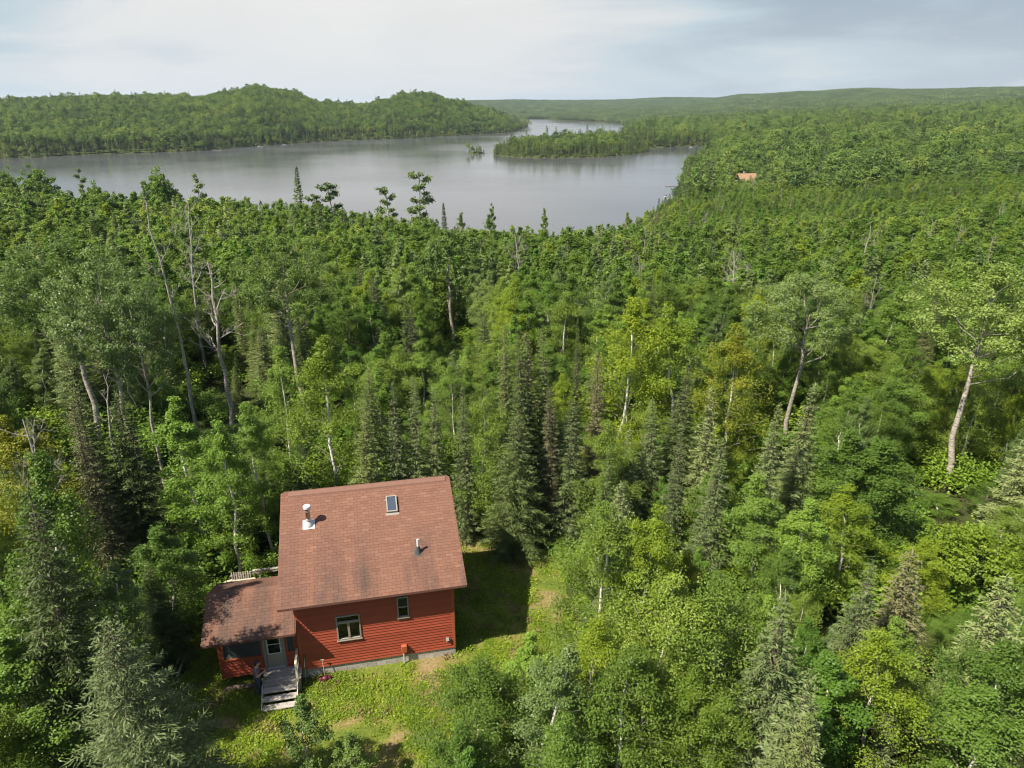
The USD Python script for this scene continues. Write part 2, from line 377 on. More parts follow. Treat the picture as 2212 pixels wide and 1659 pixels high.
FAR = {
    -500: [(400, -20), (600, -20), (700, -16), (1000, 10), (1200, 20), (1800, 5), (5000, 0), (9000, 0)],
    0: [(400, -20), (683, -22), (720, -14), (950, 8), (1200, 20), (1800, 5), (5000, 0), (9000, 0)],
    250: [(400, -20), (760, -22), (800, -13), (1000, 14), (1240, 28), (1800, 5), (5000, 0), (9000, 0)],
    350: [(400, -20), (790, -22), (830, -13), (1050, 16), (1260, 31), (1800, 5), (5000, 0), (9000, 0)],
    425: [(400, -20), (820, -22), (860, -13), (1050, 14), (1260, 28), (1800, 5), (5000, 0), (9000, 0)],
    500: [(400, -20), (860, -22), (900, -13), (1100, 18), (1300, 38), (1800, 5), (5000, 0), (9000, 0)],
    555: [(400, -20), (890, -22), (930, -13), (1100, 20), (1300, 47), (1800, 5), (5000, 0), (9000, 0)],
    625: [(400, -20), (940, -22), (980, -13), (1150, 14), (1350, 40), (1800, 5), (5000, 0), (9000, 0)],
    700: [(400, -20), (1000, -22), (1040, -13), (1200, 4), (1400, 19), (1800, 5), (5000, 10), (9000, 0)],
    785: [(400, -20), (1060, -22), (1100, -13), (1250, 3), (1420, 12), (1800, 5), (4500, 20), (9000, 0)],
    830: [(400, -20), (1080, -22), (1120, -13), (1280, 8), (1430, 22), (1800, 5), (4500, 20), (9000, 0)],
    875: [(400, -20), (1100, -22), (1140, -13), (1270, 14), (1420, 34), (1900, 0), (4500, 30), (9000, 0)],
    925: [(400, -20), (1130, -22), (1170, -13), (1290, 14), (1430, 36), (1950, -10), (4500, 36), (9000, 0)],
    1000: [(400, -20), (1227, -22), (1270, -13), (1400, 6), (1500, 21), (2000, -18), (4600, 40), (9000, 10)],
    1050: [(400, -20), (1290, -22), (1340, -14), (1480, 0), (1560, 6), (2000, -20), (3000, -16), (4700, 42), (9000, 10)],
    1106: [(400, -20), (695, -22), (780, -20), (860, -22), (1354, -22), (1450, -15), (1700, -13), (2100, -22), (2750, -22), (3000, -15), (4800, 46), (9000, 10)],
    1141: [(400, -20), (690, -22), (780, -19), (870, -22), (1800, -22), (2800, -21), (3100, -14), (4800, 46), (9000, 10)],
    1306: [(400, -20), (690, -22), (790, -18), (900, -21), (2200, -22), (2400, -18), (3000, -8), (4000, 15), (5000, 46), (9000, 20)],
    1456: [(400, -19), (760, -22), (889, -22), (1000, -18), (1500, -13), (2500, -9), (4000, 26), (4500, 58), (9000, 30)],
    1536: [(400, -17), (700, -20), (889, -21), (1000, -16), (1500, -10), (2500, -2), (4000, 38), (4400, 54), (9000, 30)],
    1606: [(420, -14), (700, -14), (1000, -12), (1600, -5), (2500, 10), (3500, 50), (4200, 70), (9000, 30)],
    1731: [(420, -13), (700, -11), (1000, -8), (1600, 1), (2500, 25), (3500, 76), (4400, 60), (9000, 30)],
    1866: [(420, -11), (600, -9), (1000, -4), (1600, 6), (2500, 40), (3300, 84), (4200, 70), (9000, 30)],
    1960: [(420, -9), (600, -8), (1000, -1), (1600, 10), (2500, 46), (3200, 76), (4200, 70), (9000, 30)],
    2212: [(420, -6), (600, -5), (1000, 3), (1600, 18), (2500, 60), (3000, 80), (4200, 80), (9000, 30)],
    2700: [(420, -2), (600, 0), (1000, 6), (1600, 20), (2500, 62), (3000, 82), (4200, 80), (9000, 30)],
}
_ys = np.concatenate([np.arange(0, 2000, 20), np.arange(2000, 14000, 100)]).astype(float)
_us = np.array(sorted(FAR))
_tab = []
for u in _us:
    a = np.array(FAR[u], float)
    col = np.interp(_ys, a[:, 0], a[:, 1])
    k = np.exp(-0.5 * (np.arange(-6, 7) / 2.5) ** 2)
    col = np.convolve(np.pad(col, 6, 'edge'), k / k.sum(), 'valid')
    _tab.append(col)
_tab = np.array(_tab)
_ua = (_us - UC) / 1650.0


def height(x, y):
    x, y = np.atleast_1d(np.asarray(x, float)), np.atleast_1d(np.asarray(y, float))
    shp = x.shape
    x, y = x.ravel(), y.ravel()
    w = np.clip((y - 260) / 170.0, 0, 1)
    w = w * w * (3 - 2 * w)
    xc, yc = np.clip(x, -600, 600), np.clip(y, -400, 430)
    hn = _near(np.c_[xc, yc])
    a = np.clip(x / np.maximum(y, 1.0), _ua[0], _ua[-1])
    i = np.clip(np.searchsorted(_ua, a) - 1, 0, len(_ua) - 2)
    f = (a - _ua[i]) / (_ua[i + 1] - _ua[i])
    f = f * f * (3 - 2 * f)
    yi = np.interp(y, _ys, np.arange(len(_ys)))
    j = np.clip(yi.astype(int), 0, len(_ys) - 2)
    g = yi - j
    hf = (1 - f) * ((1 - g) * _tab[i, j] + g * _tab[i, j + 1]) + f * ((1 - g) * _tab[i + 1, j] + g * _tab[i + 1, j + 1])
    h = hn * (1 - w) + hf * w
    far = np.clip((y - 350) / 800, 0, 1)
    h = h + far * 9.0 * (meshkit.fbm(np.c_[x, y, 0 * x] / 260.0, 3, 5) - 0.5) + (meshkit.fbm(np.c_[x, y, 0 * x] / 28.0, 3, 9) - 0.5) * np.clip((np.hypot(x + 4, y - 26) - 14) / 20, 0, 1) * 1.5
    pts = shapely.points(x, y)
    d = shapely.distance(LAKE_EDGE, pts)
    inside = shapely.contains_xy(LAKE, x, y)
    bank = LAKE_Z + 0.35 * np.minimum(d, 3) + 0.30 * np.maximum(d - 3, 0) * (1 + np.maximum(d - 30, 0) / 40.0)
    land = np.maximum(np.minimum(h, bank), LAKE_Z + 0.25 * np.minimum(d, 4))
    h = np.where(inside, LAKE_Z - np.minimum(0.35 * d, 4.0), land)
    return h.reshape(shp)


def ground_at(x, y):
    return float(height([x], [y])[0])


# one sheet, fine near the cabin and coarse at the horizon
radii = [0.0]
r = 3.0
while r < 12500:
    radii.append(r)
    r += max(0.55, 0.0165 * r) if r < 1500 else 0.03 * r
radii = np.array(radii)
ang = np.concatenate([np.radians(np.linspace(-44, 44, 330)), np.radians(np.linspace(44, 316, 92)[1:-1])])
RR, AA = np.meshgrid(radii[1:], ang, indexing='ij')
gx, gy = np.concatenate([[0], (RR * np.sin(AA)).ravel()]), np.concatenate([[0], (RR * np.cos(AA)).ravel()])
gz = height(gx, gy)
na, nr = len(ang), len(radii) - 1
i, j = np.meshgrid(np.arange(nr - 1), np.arange(na), indexing='ij')
q0, q1, q2, q3 = 1 + i * na + j, 1 + i * na + (j + 1) % na, 1 + (i + 1) * na + (j + 1) % na, 1 + (i + 1) * na + j
gf = np.vstack([np.c_[q0.ravel(), q1.ravel(), q2.ravel()], np.c_[q0.ravel(), q2.ravel(), q3.ravel()], np.c_[np.zeros(na, int), 1 + (np.arange(na) + 1) % na, 1 + np.arange(na)]])
gf = gf[:, ::-1]
tag(stage.GetPrimAtPath(obj('ground', (np.c_[gx, gy, gz], gf), FLOOR, smooth=True)), 'dark forest floor rolling down to the lake and up the hills', kind='structure')
wx0, wy0, wx1, wy1 = LAKE.bounds
nx, ny = 24, 40
X, Y = np.meshgrid(np.linspace(wx0 - 20, wx1 + 20, nx), np.linspace(wy0 - 20, wy1 + 20, ny), indexing='ij')
i, j = np.meshgrid(np.arange(nx - 1), np.arange(ny - 1), indexing='ij')
wq = np.stack([i * ny + j, (i + 1) * ny + j, (i + 1) * ny + j + 1, i * ny + j + 1], -1).reshape(-1, 4)
tag(stage.GetPrimAtPath(obj('lake', (np.c_[X.ravel(), Y.ravel(), np.full(X.size, LAKE_Z)], wq), WATER)), 'calm grey lake between the wooded hills', kind='structure')

# ------------------------------------------------------------------ the yard
YARD = Polygon([(-12.9, 20), (-13.6, 24), (-13, 28.5), (-9, 31), (-4, 32.6), (0.5, 33.6), (2.3, 32.5), (2.6, 30), (2.0, 27), (1.6, 24.5), (1.2, 22.2), (0.3, 20.6), (-1.5, 19.6), (-2.6, 17.5), (-3.4, 10), (-8.6, 10), (-10.2, 17.2)])
shapely.prepare(YARD)


def sheet(poly, step, lift, name, mat, seed, label):
    x0, y0, x1, y1 = poly.bounds
    X, Y = np.meshgrid(np.arange(x0, x1 + step, step), np.arange(y0, y1 + step, step), indexing='ij')
    Z = height(X, Y) + lift + 0.05 * (meshkit.fbm(np.stack([X, Y, 0 * X], -1) * 1.7, 3, seed) - 0.3)
    nx, ny = X.shape
    i, j = np.meshgrid(np.arange(nx - 1), np.arange(ny - 1), indexing='ij')
    q = np.stack([i * ny + j, (i + 1) * ny + j, (i + 1) * ny + j + 1, i * ny + j + 1], -1).reshape(-1, 4)
    cx, cy = X.ravel()[q].mean(1), Y.ravel()[q].mean(1)
    wob = 0.7 * (meshkit.fbm(np.c_[cx, cy, 0 * cx] * 0.8, 3, seed + 3) - 0.5)
    keep = shapely.distance(poly, shapely.points(cx, cy)) < 0.35 + wob
    q = q[keep]
    used, inv = np.unique(q, return_inverse=True)
    V = np.c_[X.ravel(), Y.ravel(), Z.ravel()][used]
    tag(stage.GetPrimAtPath(obj(name, (V, inv.reshape(-1, 4)), mat, smooth=True)), label, kind='structure')


sheet(YARD, 0.22, 0.03, 'lawn', LAWN, 21, 'patchy green and brown lawn around the red cabin')
GLADE = Polygon([(13.0, 21.5), (15.2, 21.0), (16.6, 23.5), (15.6, 25.2), (13.6, 24.6)])
sheet(GLADE, 0.22, 0.03, 'grass_clearing', LAWN, 33, 'small grassy clearing among the trees right of the cabin')
# ------------------------------------------------------------------ the cabin
YAW = 0.213
P0 = np.array([-2.414, 24.237, 0.0])
HX, HY = np.array([math.cos(YAW), math.sin(YAW), 0]), np.array([-math.sin(YAW), math.cos(YAW), 0])


def house(s, t, z):
    return P0 - s * HX + t * HY + np.array([0, 0, z])


RED = plain('red_siding', (0.30, 0.060, 0.033), rough=0.55, spec=0.35, vary=0.10, scale=2.0, tone=0.10)
RED_TRIM = plain('red_trim', (0.32, 0.078, 0.032), rough=0.55, vary=0.08)
ROOFDECK = plain('roof_deck', (0.10, 0.045, 0.03), rough=0.9, vary=0.2)
FASCIA = plain('brown_fascia', (0.12, 0.052, 0.038), rough=0.7, vary=0.1)
WOOD = plain('weathered_wood', (0.30, 0.275, 0.25), rough=0.85, spec=0.2, vary=0.30, scale=5.0, stretch=(1.0, 6.0, 6.0), tone=0.18)
PALEWOOD = plain('pale_wood', (0.42, 0.37, 0.29), rough=0.85, spec=0.2, vary=0.25, scale=5.0, tone=0.15)
WHITE = plain('white_paint', (0.52, 0.51, 0.49), rough=0.5, vary=0.06)
TAUPE = plain('taupe_trim', (0.24, 0.215, 0.18), rough=0.5, vary=0.06)
DOORM = plain('beige_door', (0.30, 0.265, 0.215), rough=0.5, vary=0.06)
BLOCK = plain('concrete_block', (0.36, 0.33, 0.29), rough=0.9, vary=0.25, scale=14.0, tone=0.15, bump=0.01)
MORTAR = plain('mortar', (0.25, 0.23, 0.20), rough=0.95, vary=0.15)
STEEL = plain('steel', (0.80, 0.81, 0.82), rough=0.34, metal=1.0, vary=0.04)
GALV = plain('galvanised', (0.46, 0.46, 0.455), rough=0.45, spec=0.5, vary=0.06)
RUBBER = plain('dark_rubber', (0.045, 0.05, 0.05), rough=0.7)
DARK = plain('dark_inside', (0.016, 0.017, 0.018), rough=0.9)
GLASS = M('window_glass', {'f': ('fresnel', {'IOR': 1.5}), 't': ('transparent_bsdf', {'color': (0.80, 0.84, 0.83)}), 'g': ('glossy_bsdf', {'color': (0.22, 0.23, 0.25), 'roughness': 0.02}), 'm': ('mix_closure', {})},
          [('f.fac', 'm.fac'), ('t.BSDF', 'm.closure1'), ('g.BSDF', 'm.closure2')], 'm.closure')
SCREEN = plain('insect_screen', (0.056, 0.060, 0.062), rough=0.8, vary=0.25, scale=1.4)
SKYGLASS = M('skylight_glass', {'p': ('principled_bsdf', {'base_color': (0.045, 0.06, 0.085), 'roughness': 0.06, 'specular_ior_level': 0.9})}, [])
SHINGLE = M('shingle', {
    'tc': ('texture_coordinate', {}), 'g': ('geometry', {}),
    'at': ('attribute', {'attribute': 'tone'}),
    'r': ('rgb_ramp', {'ramp': [(0.0, (0.140, 0.068, 0.046)), (0.4, (0.156, 0.077, 0.052)), (0.7, (0.167, 0.084, 0.057)), (1.0, (0.190, 0.101, 0.068))]}),
    'n': ('noise_texture', {'scale': 60.0, 'detail': 2.0}), 'nr': ('rgb_ramp', {'ramp': [(0.3, (0.86, 0.86, 0.86)), (0.7, (1.12, 1.12, 1.12))]}),
    'm1': ('mix', {'mix_type': 'multiply', 'fac': 1.0}),
    # dark weather streaks running down from the middle of the roof
    'vr': ('vector_rotate', {'rotate_type': 'z_axis', 'angle': -YAW}),
    'mp': ('mapping', {'scale': (0.85, 0.16, 0.16)}), 'sn': ('noise_texture', {'scale': 1.0, 'detail': 5.0, 'roughness': 0.65}),
    'sr': ('rgb_ramp', {'ramp': [(0.44, (0, 0, 0)), (0.66, (0.85, 0.85, 0.85))]}),
    'sz': ('separate_xyz', {}), 'hz': ('map_range', {'from_min': 5.5, 'from_max': 4.2, 'to_min': 0.05, 'to_max': 1.0, 'clamp': True}),
    'mk': ('mix', {'mix_type': 'multiply', 'fac': 1.0}),
    'm2': ('mix', {'mix_type': 'mix', 'color2': (0.060, 0.045, 0.037)}),
    'b': ('bump', {'strength': 0.6, 'distance': 0.004}),
    'p': ('principled_bsdf', {'roughness': 0.88, 'specular_ior_level': 0.2})},
    [('at.fac', 'r.fac'), ('g.position', 'n.vector'), ('n.fac', 'nr.fac'), ('r.color', 'm1.color1'), ('nr.color', 'm1.color2'),
     ('g.position', 'vr.vector'), ('vr.vector', 'mp.vector'), ('mp.vector', 'sn.vector'), ('sn.fac', 'sr.fac'), ('g.position', 'sz.vector'), ('sz.z', 'hz.value'),
     ('sr.color', 'mk.color1'), ('hz.result', 'mk.color2'), ('m1.color', 'm2.color1'), ('mk.color', 'm2.fac'), ('m2.color', 'p.base_color'), ('n.fac', 'b.height'), ('b.normal', 'p.normal')])

W = 6.34
SL = 0.4633
rr = np.random.default_rng(5)
cabin = thing('cabin', 'red lap-sided cabin with brown shingle roof in a forest clearing', 'cabin', P0, YAW)


def cpart(name, mesh, mat, **k):
    return obj(name, mesh, mat, cabin, **k)


def toned(name, mesh, mat, parent, t):
    return obj(name, mesh, mat, parent, tone=np.full(len(mesh.vertices), t))


def lap(x0, x1, z0, e, flip=False):
    y = np.array([-0.030, -0.012, -0.009, 0.0])
    v = []
    for x in (x0, x1):
        v += [(x, -0.030, z0), (x, -0.001, z0), (x, -0.001, z0 + e), (x, -0.009, z0 + e)]
    f = [(0, 1, 2), (0, 2, 3), (4, 6, 5), (4, 7, 6), (0, 5, 1), (0, 4, 5), (1, 6, 2), (1, 5, 6), (2, 7, 3), (2, 6, 7), (3, 4, 0), (3, 7, 4)]
    return trimesh.Trimesh(v, f, process=False)


def wall_core(x0, x1, y0, y1, z0, z1, holes):
    """a wall along x with rectangular openings (hx0, hx1, hz0, hz1)"""
    xs = sorted({x0, x1, *[h[0] for h in holes], *[h[1] for h in holes]})
    out = []
    for a, b in zip(xs, xs[1:]):
        spans, z = [], z0
        for h in sorted([h for h in holes if h[0] <= a and h[1] >= b], key=lambda h: h[2]):
            spans.append((z, h[2]))
            z = h[3]
        spans.append((z, z1))
        out += [box(a, b, y0, y1, p, q) for p, q in spans if q - p > 1e-4]
    return join(*out)


def boards(parent, x0, x1, z0, z1, e, holes, yoff=0.0):
    n = int(round((z1 - z0) / e))
    for k in range(n):
        z = z0 + k * e
        segs, x = [], x0
        for h in sorted([h for h in holes if h[2] < z + e - 0.02 and h[3] > z + 0.02]):
            segs.append((x, h[0]))
            x = h[1]
        segs.append((x, x1))
        t = rr.uniform()
        for a, b in segs:
            if b - a > 0.02:
                m = lap(a, b, z, e + 0.002)
                m.apply_translation([0, yoff, 0])
                toned('siding_board', m, RED, parent, t)


w1 = (-4.80, -3.84, 1.69, 2.89)
w2 = (-2.335, -1.87, 2.41, 3.42)
ztop = 4.00
front = cpart('front_wall', wall_core(-W, 0, 0.0, 0.14, 0.47, ztop, [w1, w2]), DARK)
boards(front, -W + 0.10, -0.11, 0.47, ztop, 0.1358, [w1, w2])
for x0, x1 in ((-0.11, 0.0), (-W, -W + 0.10)):
    cpart('corner_board', box(x0, x1, -0.036, -0.002, 0.46, ztop), RED_TRIM)
# side and back walls, their laps joined in one sheet each
def side_sheet(fixed_x, out, y0, y1, ztop_of):
    ms = []
    z = 0.47
    while z < 6.0:
        ya, yb = y0, y1
        # keep below the roof line
        lim = [y for y in np.linspace(y0, y1, 60) if ztop_of(y) > z + 0.10]
        if lim:
            m = lap(lim[0], lim[-1], z, 0.138)
            m.apply_transform(trimesh.transformations.rotation_matrix(math.pi / 2 * out, [0, 0, 1]))
            if out < 0:
                m.apply_scale([1, -1, 1])
                m.invert()
            m.apply_translation([fixed_x, 0, 0])
            ms.append(m)
        z += 0.1358
    m = join(*ms)
    return m


def roofz(y):
    return min(3.95 + (y + 0.5) * SL, 6.236 - (y - 4.43) * 0.48) - 0.16


gable = shapely.geometry.Polygon([(0.005, 0.47), (5.0, 0.47), (5.0, roofz(5.0)), (4.43, roofz(4.43)), (0.005, roofz(0.0))])
for x, out in ((0.0, 1), (-W, -1)):
    g = trimesh.creation.extrude_polygon(gable, 0.12)
    g.apply_transform(np.array([[0, 0, 1, 0], [1, 0, 0, 0], [0, 1, 0, 0], [0, 0, 0, 1.0]]))
    g.apply_translation([x - 0.125 if out > 0 else x + 0.005, 0, 0])
    wall = cpart('side_wall', g, DARK)
    sh = side_sheet(x + 0.0 * out, out, 0.0, 5.0, roofz)
    obj('siding', sh, RED, wall, tone=rr.uniform(size=len(sh.vertices)))
    obj('corner_trim', box(x - (0 if out > 0 else 0.034), x + (0.034 if out > 0 else 0), 0.003, 0.11, 0.46, 4.1), RED_TRIM, wall)
back = cpart('back_wall', box(-W + 0.01, -0.01, 4.9, 5.03, 0.47, 5.75), RED, tone=np.full(8, 0.5))

# foundation of concrete block
fnd = cpart('foundation', box(-W + 0.02, -0.02, 0.035, 4.95, -0.5, 0.455), MORTAR)
for row, z in enumerate((-0.16, 0.045, 0.25)):
    x = -W - (0.2 if row % 2 else 0.0)
    while x < -0.03:
        a, b = max(x, -W + 0.005), min(x + 0.392, -0.005)
        if b - a > 0.05:
            toned('concrete_block', box(a, b, 0.018 + rr.uniform(0, 0.006), 0.2, z, z + 0.193), BLOCK, fnd, rr.uniform())
        x += 0.402
    for y in np.arange(0.21, 4.7, 0.402):
        toned('concrete_block', box(-0.12, -0.006 - rr.uniform(0, 0.006), y, y + 0.392, z, z + 0.193), BLOCK, fnd, rr.uniform())

# roof: deck, then shingles one by one
def slab(x0, x1, pts, th):
    up = [(y, z) for y, z in pts]
    dn = [(y, z - th) for y, z in pts][::-1]
    g = trimesh.creation.extrude_polygon(Polygon(up + dn), x1 - x0)
    g.apply_transform(np.array([[0, 0, 1, 0], [1, 0, 0, 0], [0, 1, 0, 0], [0, 0, 0, 1.0]]))
    g.apply_translation([x0, 0, 0])
    return g


def tab(x0, x1, q0, e, eave_y, eave_z, slope, lift, back=False):
    """one shingle tab: lower edge proud, upper edge tucked under the next row"""
    c, s = 1 / math.hypot(1, slope), slope / math.hypot(1, slope)
    v = []
    for x in (x0, x1):
        for q, n in ((q0, 0.002), (q0, lift + 0.013), (q0 + e + 0.012, 0.006), (q0 + e + 0.012, 0.002)):
            v.append((x, eave_y + (q * c - n * s) * (-1 if back else 1), eave_z + q * s + n * c))
    f = [(0, 1, 2), (0, 2, 3), (4, 6, 5), (4, 7, 6), (0, 5, 1), (0, 4, 5), (1, 6, 2), (1, 5, 6), (2, 7, 3), (2, 6, 7), (3, 4, 0), (3, 7, 4)]
    f = np.array(f)
    return np.array(v), f if back else f[:, ::-1]


def shingle(parent, x0, x1, eave_y, eave_z, slope, length, singles, e=0.140, w=0.305, back=False, holes=()):
    rest, tones = Soup(), []
    n = int(length / e)
    for k in range(n):
        x = x0 - (0.5 * w if k % 2 else 0.0) + 0.02 * rr.uniform(-1, 1)
        while x < x1 - 0.02:
            a, b = max(x, x0), min(x + w - 0.007, x1)
            x += w
            if b - a < 0.03:
                continue
            t = float(np.clip(rr.normal(0.5, 0.20), 0, 1))
            v, f = tab(a, b, k * e + rr.uniform(-0.003, 0.003), e, eave_y, eave_z, slope, rr.uniform(0, 0.004), back)
            if k < singles:
                toned('shingle', trimesh.Trimesh(v, f, process=False), SHINGLE, parent, t)
            else:
                rest.add(v, f)
                tones += [t] * len(v)
    if rest.n:
        obj('shingles', rest.get(), SHINGLE, parent, kind='stuff', tone=tones)


rx0, rx1 = -W - 0.52, 0.487
pts = [(-0.5, 3.952), (4.43, 6.236), (5.55, 5.70)]
roof = cpart('roof', slab(rx0, rx1, pts, 0.09), ROOFDECK)
shingle(roof, rx0 - 0.01, rx1 + 0.01, -0.52, 3.943, SL, 5.43, 8)
shingle(roof, rx0 - 0.01, rx1 + 0.01, 5.57, 5.692, 0.4786, 1.22, 0, back=True)
obj('fascia', box(rx0 - 0.004, rx1 + 0.004, -0.528, -0.503, 3.855, 3.938), FASCIA, roof)
for x0, x1 in ((rx0 - 0.024, rx0 - 0.003), (rx1 + 0.003, rx1 + 0.024)):
    obj('rake_board', slab(x0, x1, pts, 0.10), FASCIA, roof)
cap = slab(rx0 + 0.30, rx1 - 0.18, [(4.22, 6.165), (4.24, 6.205), (4.43, 6.296), (4.60, 6.215), (4.62, 6.18)], 0.03)
obj('ridge_vent', cap, plain('ridge_cap', (0.155, 0.080, 0.056), rough=0.85, vary=0.12), roof)

obj('ridge_shingles', slab(rx0 - 0.012, rx1 + 0.012, [(4.30, 6.190), (4.43, 6.262), (4.56, 6.205)], 0.02), SHINGLE, roof, tone=None)
th = math.atan(SL)
RN, RU = np.array([0, -math.sin(th), math.cos(th)]), np.array([0, math.cos(th), math.sin(th)])


def on_roof(s, t):
    return np.array([-s, t, 3.952 + (t + 0.5) * SL])


def roof_frame(m, s, t, lift=0.0):
    T = np.eye(4)
    T[:3, 0], T[:3, 1], T[:3, 2] = [1, 0, 0], RU, RN
    T[:3, 3] = on_roof(s, t) + RN * lift
    m.apply_transform(T)
    return m


# skylight
wS, hS = 0.46, 0.83
sk = cpart('skylight', roof_frame(join(box(-wS / 2, wS / 2, -hS / 2, -hS / 2 + 0.05, 0.0, 0.13), box(-wS / 2, wS / 2, hS / 2 - 0.05, hS / 2, 0.0, 0.13),
                                      box(-wS / 2, -wS / 2 + 0.05, -hS / 2 + 0.05, hS / 2 - 0.05, 0.0, 0.13), box(wS / 2 - 0.05, wS / 2, -hS / 2 + 0.05, hS / 2 - 0.05, 0.0, 0.13)), 2.19, 3.35), TAUPE)
obj('pane', roof_frame(box(-wS / 2 + 0.052, wS / 2 - 0.052, -hS / 2 + 0.052, hS / 2 - 0.052, 0.06, 0.105), 2.19, 3.35), SKYGLASS, sk)
obj('flashing', roof_frame(join(box(-0.29, 0.29, -hS / 2 - 0.12, -hS / 2 - 0.005, 0.016, 0.022), box(-0.30, -wS / 2 - 0.004, hS / 2 - 0.16, hS / 2 - 0.12, 0.016, 0.024), box(wS / 2 + 0.004, 0.30, hS / 2 - 0.16, hS / 2 - 0.12, 0.016, 0.024)), 2.19, 3.35), TAUPE, sk)
# stove pipe
cb = on_roof(5.69, 2.86)
ch = cpart('stove_pipe', join(rod(cb + [0, 0, -0.1], cb + [0, 0, 0.80], 0.10, n=20)), plain('pipe_steel', (0.42, 0.39, 0.36), rough=0.28, metal=1.0, vary=0.10), smooth=30)
obj('flashing', roof_frame(box(-0.25, 0.25, -0.20, 0.26, 0.018, 0.024), 5.69, 2.83), WHITE, ch)
cone = trimesh.creation.revolve(np.array([[0.0, 0.0], [0.19, -0.10], [0.185, 0.03], [0.15, 0.12], [0.108, 0.20], [0.103, 0.25], [0.0, 0.25]]), sections=20)
cone.apply_translation(cb)
obj('flashing_cone', cone, GALV, ch, smooth=30)
collar = join(rod(cb + [0, 0, 0.27], cb + [0, 0, 0.29], 0.14, n=20), rod(cb + [0, 0, 0.66], cb + [0, 0, 0.68], 0.112, n=20))
obj('collar', collar, STEEL, ch, smooth=30)
capm = trimesh.creation.revolve(np.array([[0.0, 0.80], [0.135, 0.80], [0.165, 0.82], [0.165, 0.90], [0.15, 0.925], [0.06, 0.955], [0.0, 0.96]]), sections=20)
capm.apply_translation(cb)
obj('cap', capm, GALV, ch, smooth=30)
# plumbing vent
vb = on_roof(1.287, 1.087)
vp = cpart('vent_pipe', rod(vb + [0, 0, -0.05], vb + [0, 0, 0.63], 0.05, n=14), WHITE, smooth=30)
bt = trimesh.creation.revolve(np.array([[0.0, -0.06], [0.15, -0.06], [0.11, 0.06], [0.07, 0.28], [0.056, 0.30], [0.0, 0.30]]), sections=14)
bt.apply_translation(vb)
obj('boot', bt, RUBBER, vp, smooth=30)
obj('flashing', roof_frame(box(-0.16, 0.16, -0.17, 0.12, 0.016, 0.021), 1.287, 1.087), RUBBER, vp)


# windows
def frame_ring(x0, x1, z0, z1, w, y0, y1):
    return join(box(x0, x1, y0, y1, z0, z0 + w), box(x0, x1, y0, y1, z1 - w, z1), box(x0, x0 + w, y0, y1, z0 + w, z1 - w), box(x1 - w, x1, y0, y1, z0 + w, z1 - w))


def window(parts, x0, x1, z0, z1, y, mat, w=0.06, label=None, sill=True, glass=None):
    glass = glass or GLASS
    win = cpart('window', frame_ring(x0, x1, z0, z1, w, y - 0.055, y + 0.08), mat, label=label)
    for kind, a in parts:
        if kind == 'pane':
            obj('pane', box(a[0], a[1], y + 0.012, y + 0.020, a[2], a[3]), glass, win)
        else:
            obj(kind, box(a[0], a[1], y - 0.045, y + 0.06, a[2], a[3]), mat, win)
    obj('room', box(x0 + 0.02, x1 - 0.02, y + 0.22, y + 0.24, z0 + 0.02, z1 - 0.02), DARK, win)  # dark card behind the glass, standing in for the unlit interior
    if sill:
        obj('sill', box(x0 - 0.03, x1 + 0.03, y - 0.085, y - 0.006, z0 - 0.035, z0 - 0.002), mat, win)
    return win


x0, x1, z0, z1 = w1
window([('transom_bar', (x0 + 0.06, x1 - 0.06, 2.50, 2.60)), ('mullion', ((x0 + x1) / 2 - 0.045, (x0 + x1) / 2 + 0.045, z0 + 0.06, 2.50)),
        ('pane', (x0 + 0.06, x1 - 0.06, 2.60, z1 - 0.06)), ('pane', (x0 + 0.06, (x0 + x1) / 2 - 0.045, z0 + 0.06, 2.50)), ('pane', ((x0 + x1) / 2 + 0.045, x1 - 0.06, z0 + 0.06, 2.50))], x0, x1, z0, z1, 0.0, TAUPE, label='double casement window with a transom on top')
x0, x1, z0, z1 = w2
wi = window([('meeting_rail', (x0 + 0.05, x1 - 0.05, 2.90, 2.935)), ('pane', (x0 + 0.05, x1 - 0.05, 2.935, z1 - 0.05)), ('pane', (x0 + 0.05, x1 - 0.05, z0 + 0.05, 2.90))], x0, x1, z0, z1, 0.0, TAUPE, w=0.05, label='small single sash window under the eave')
obj('blind', box(x0 + 0.055, x1 - 0.055, 0.05, 0.06, 2.94, z1 - 0.055), plain('blind', (0.10, 0.13, 0.125), vary=0.05), wi)

# meter box with its pipe, wall vent
ub = m3.Manifold.batch_hull([m3.Manifold.sphere(0.035, 12).translate([sx * 0.085, sy * 0.05, sz]) for sx in (-1, 1) for sy in (-1, 1) for sz in (-0.13, 0.15)]).translate([-2.155, -0.10, 0.84])
ubp = cpart('utility_box', ub, RED_TRIM, smooth=30)
obj('conduit', rod([-2.19, -0.09, -0.1], [-2.19, -0.09, 0.70], 0.028), GALV, ubp)
vt = cpart('wall_vent', join(box(-0.40, -0.28, -0.075, -0.022, 0.90, 1.03), bar([-0.34, -0.07, 1.03], [-0.34, -0.13, 0.93], 0.13, 0.02)), TAUPE)
obj('outlet', box(-0.278, -0.20, -0.09, -0.022, 0.90, 0.98), RUBBER, vt)

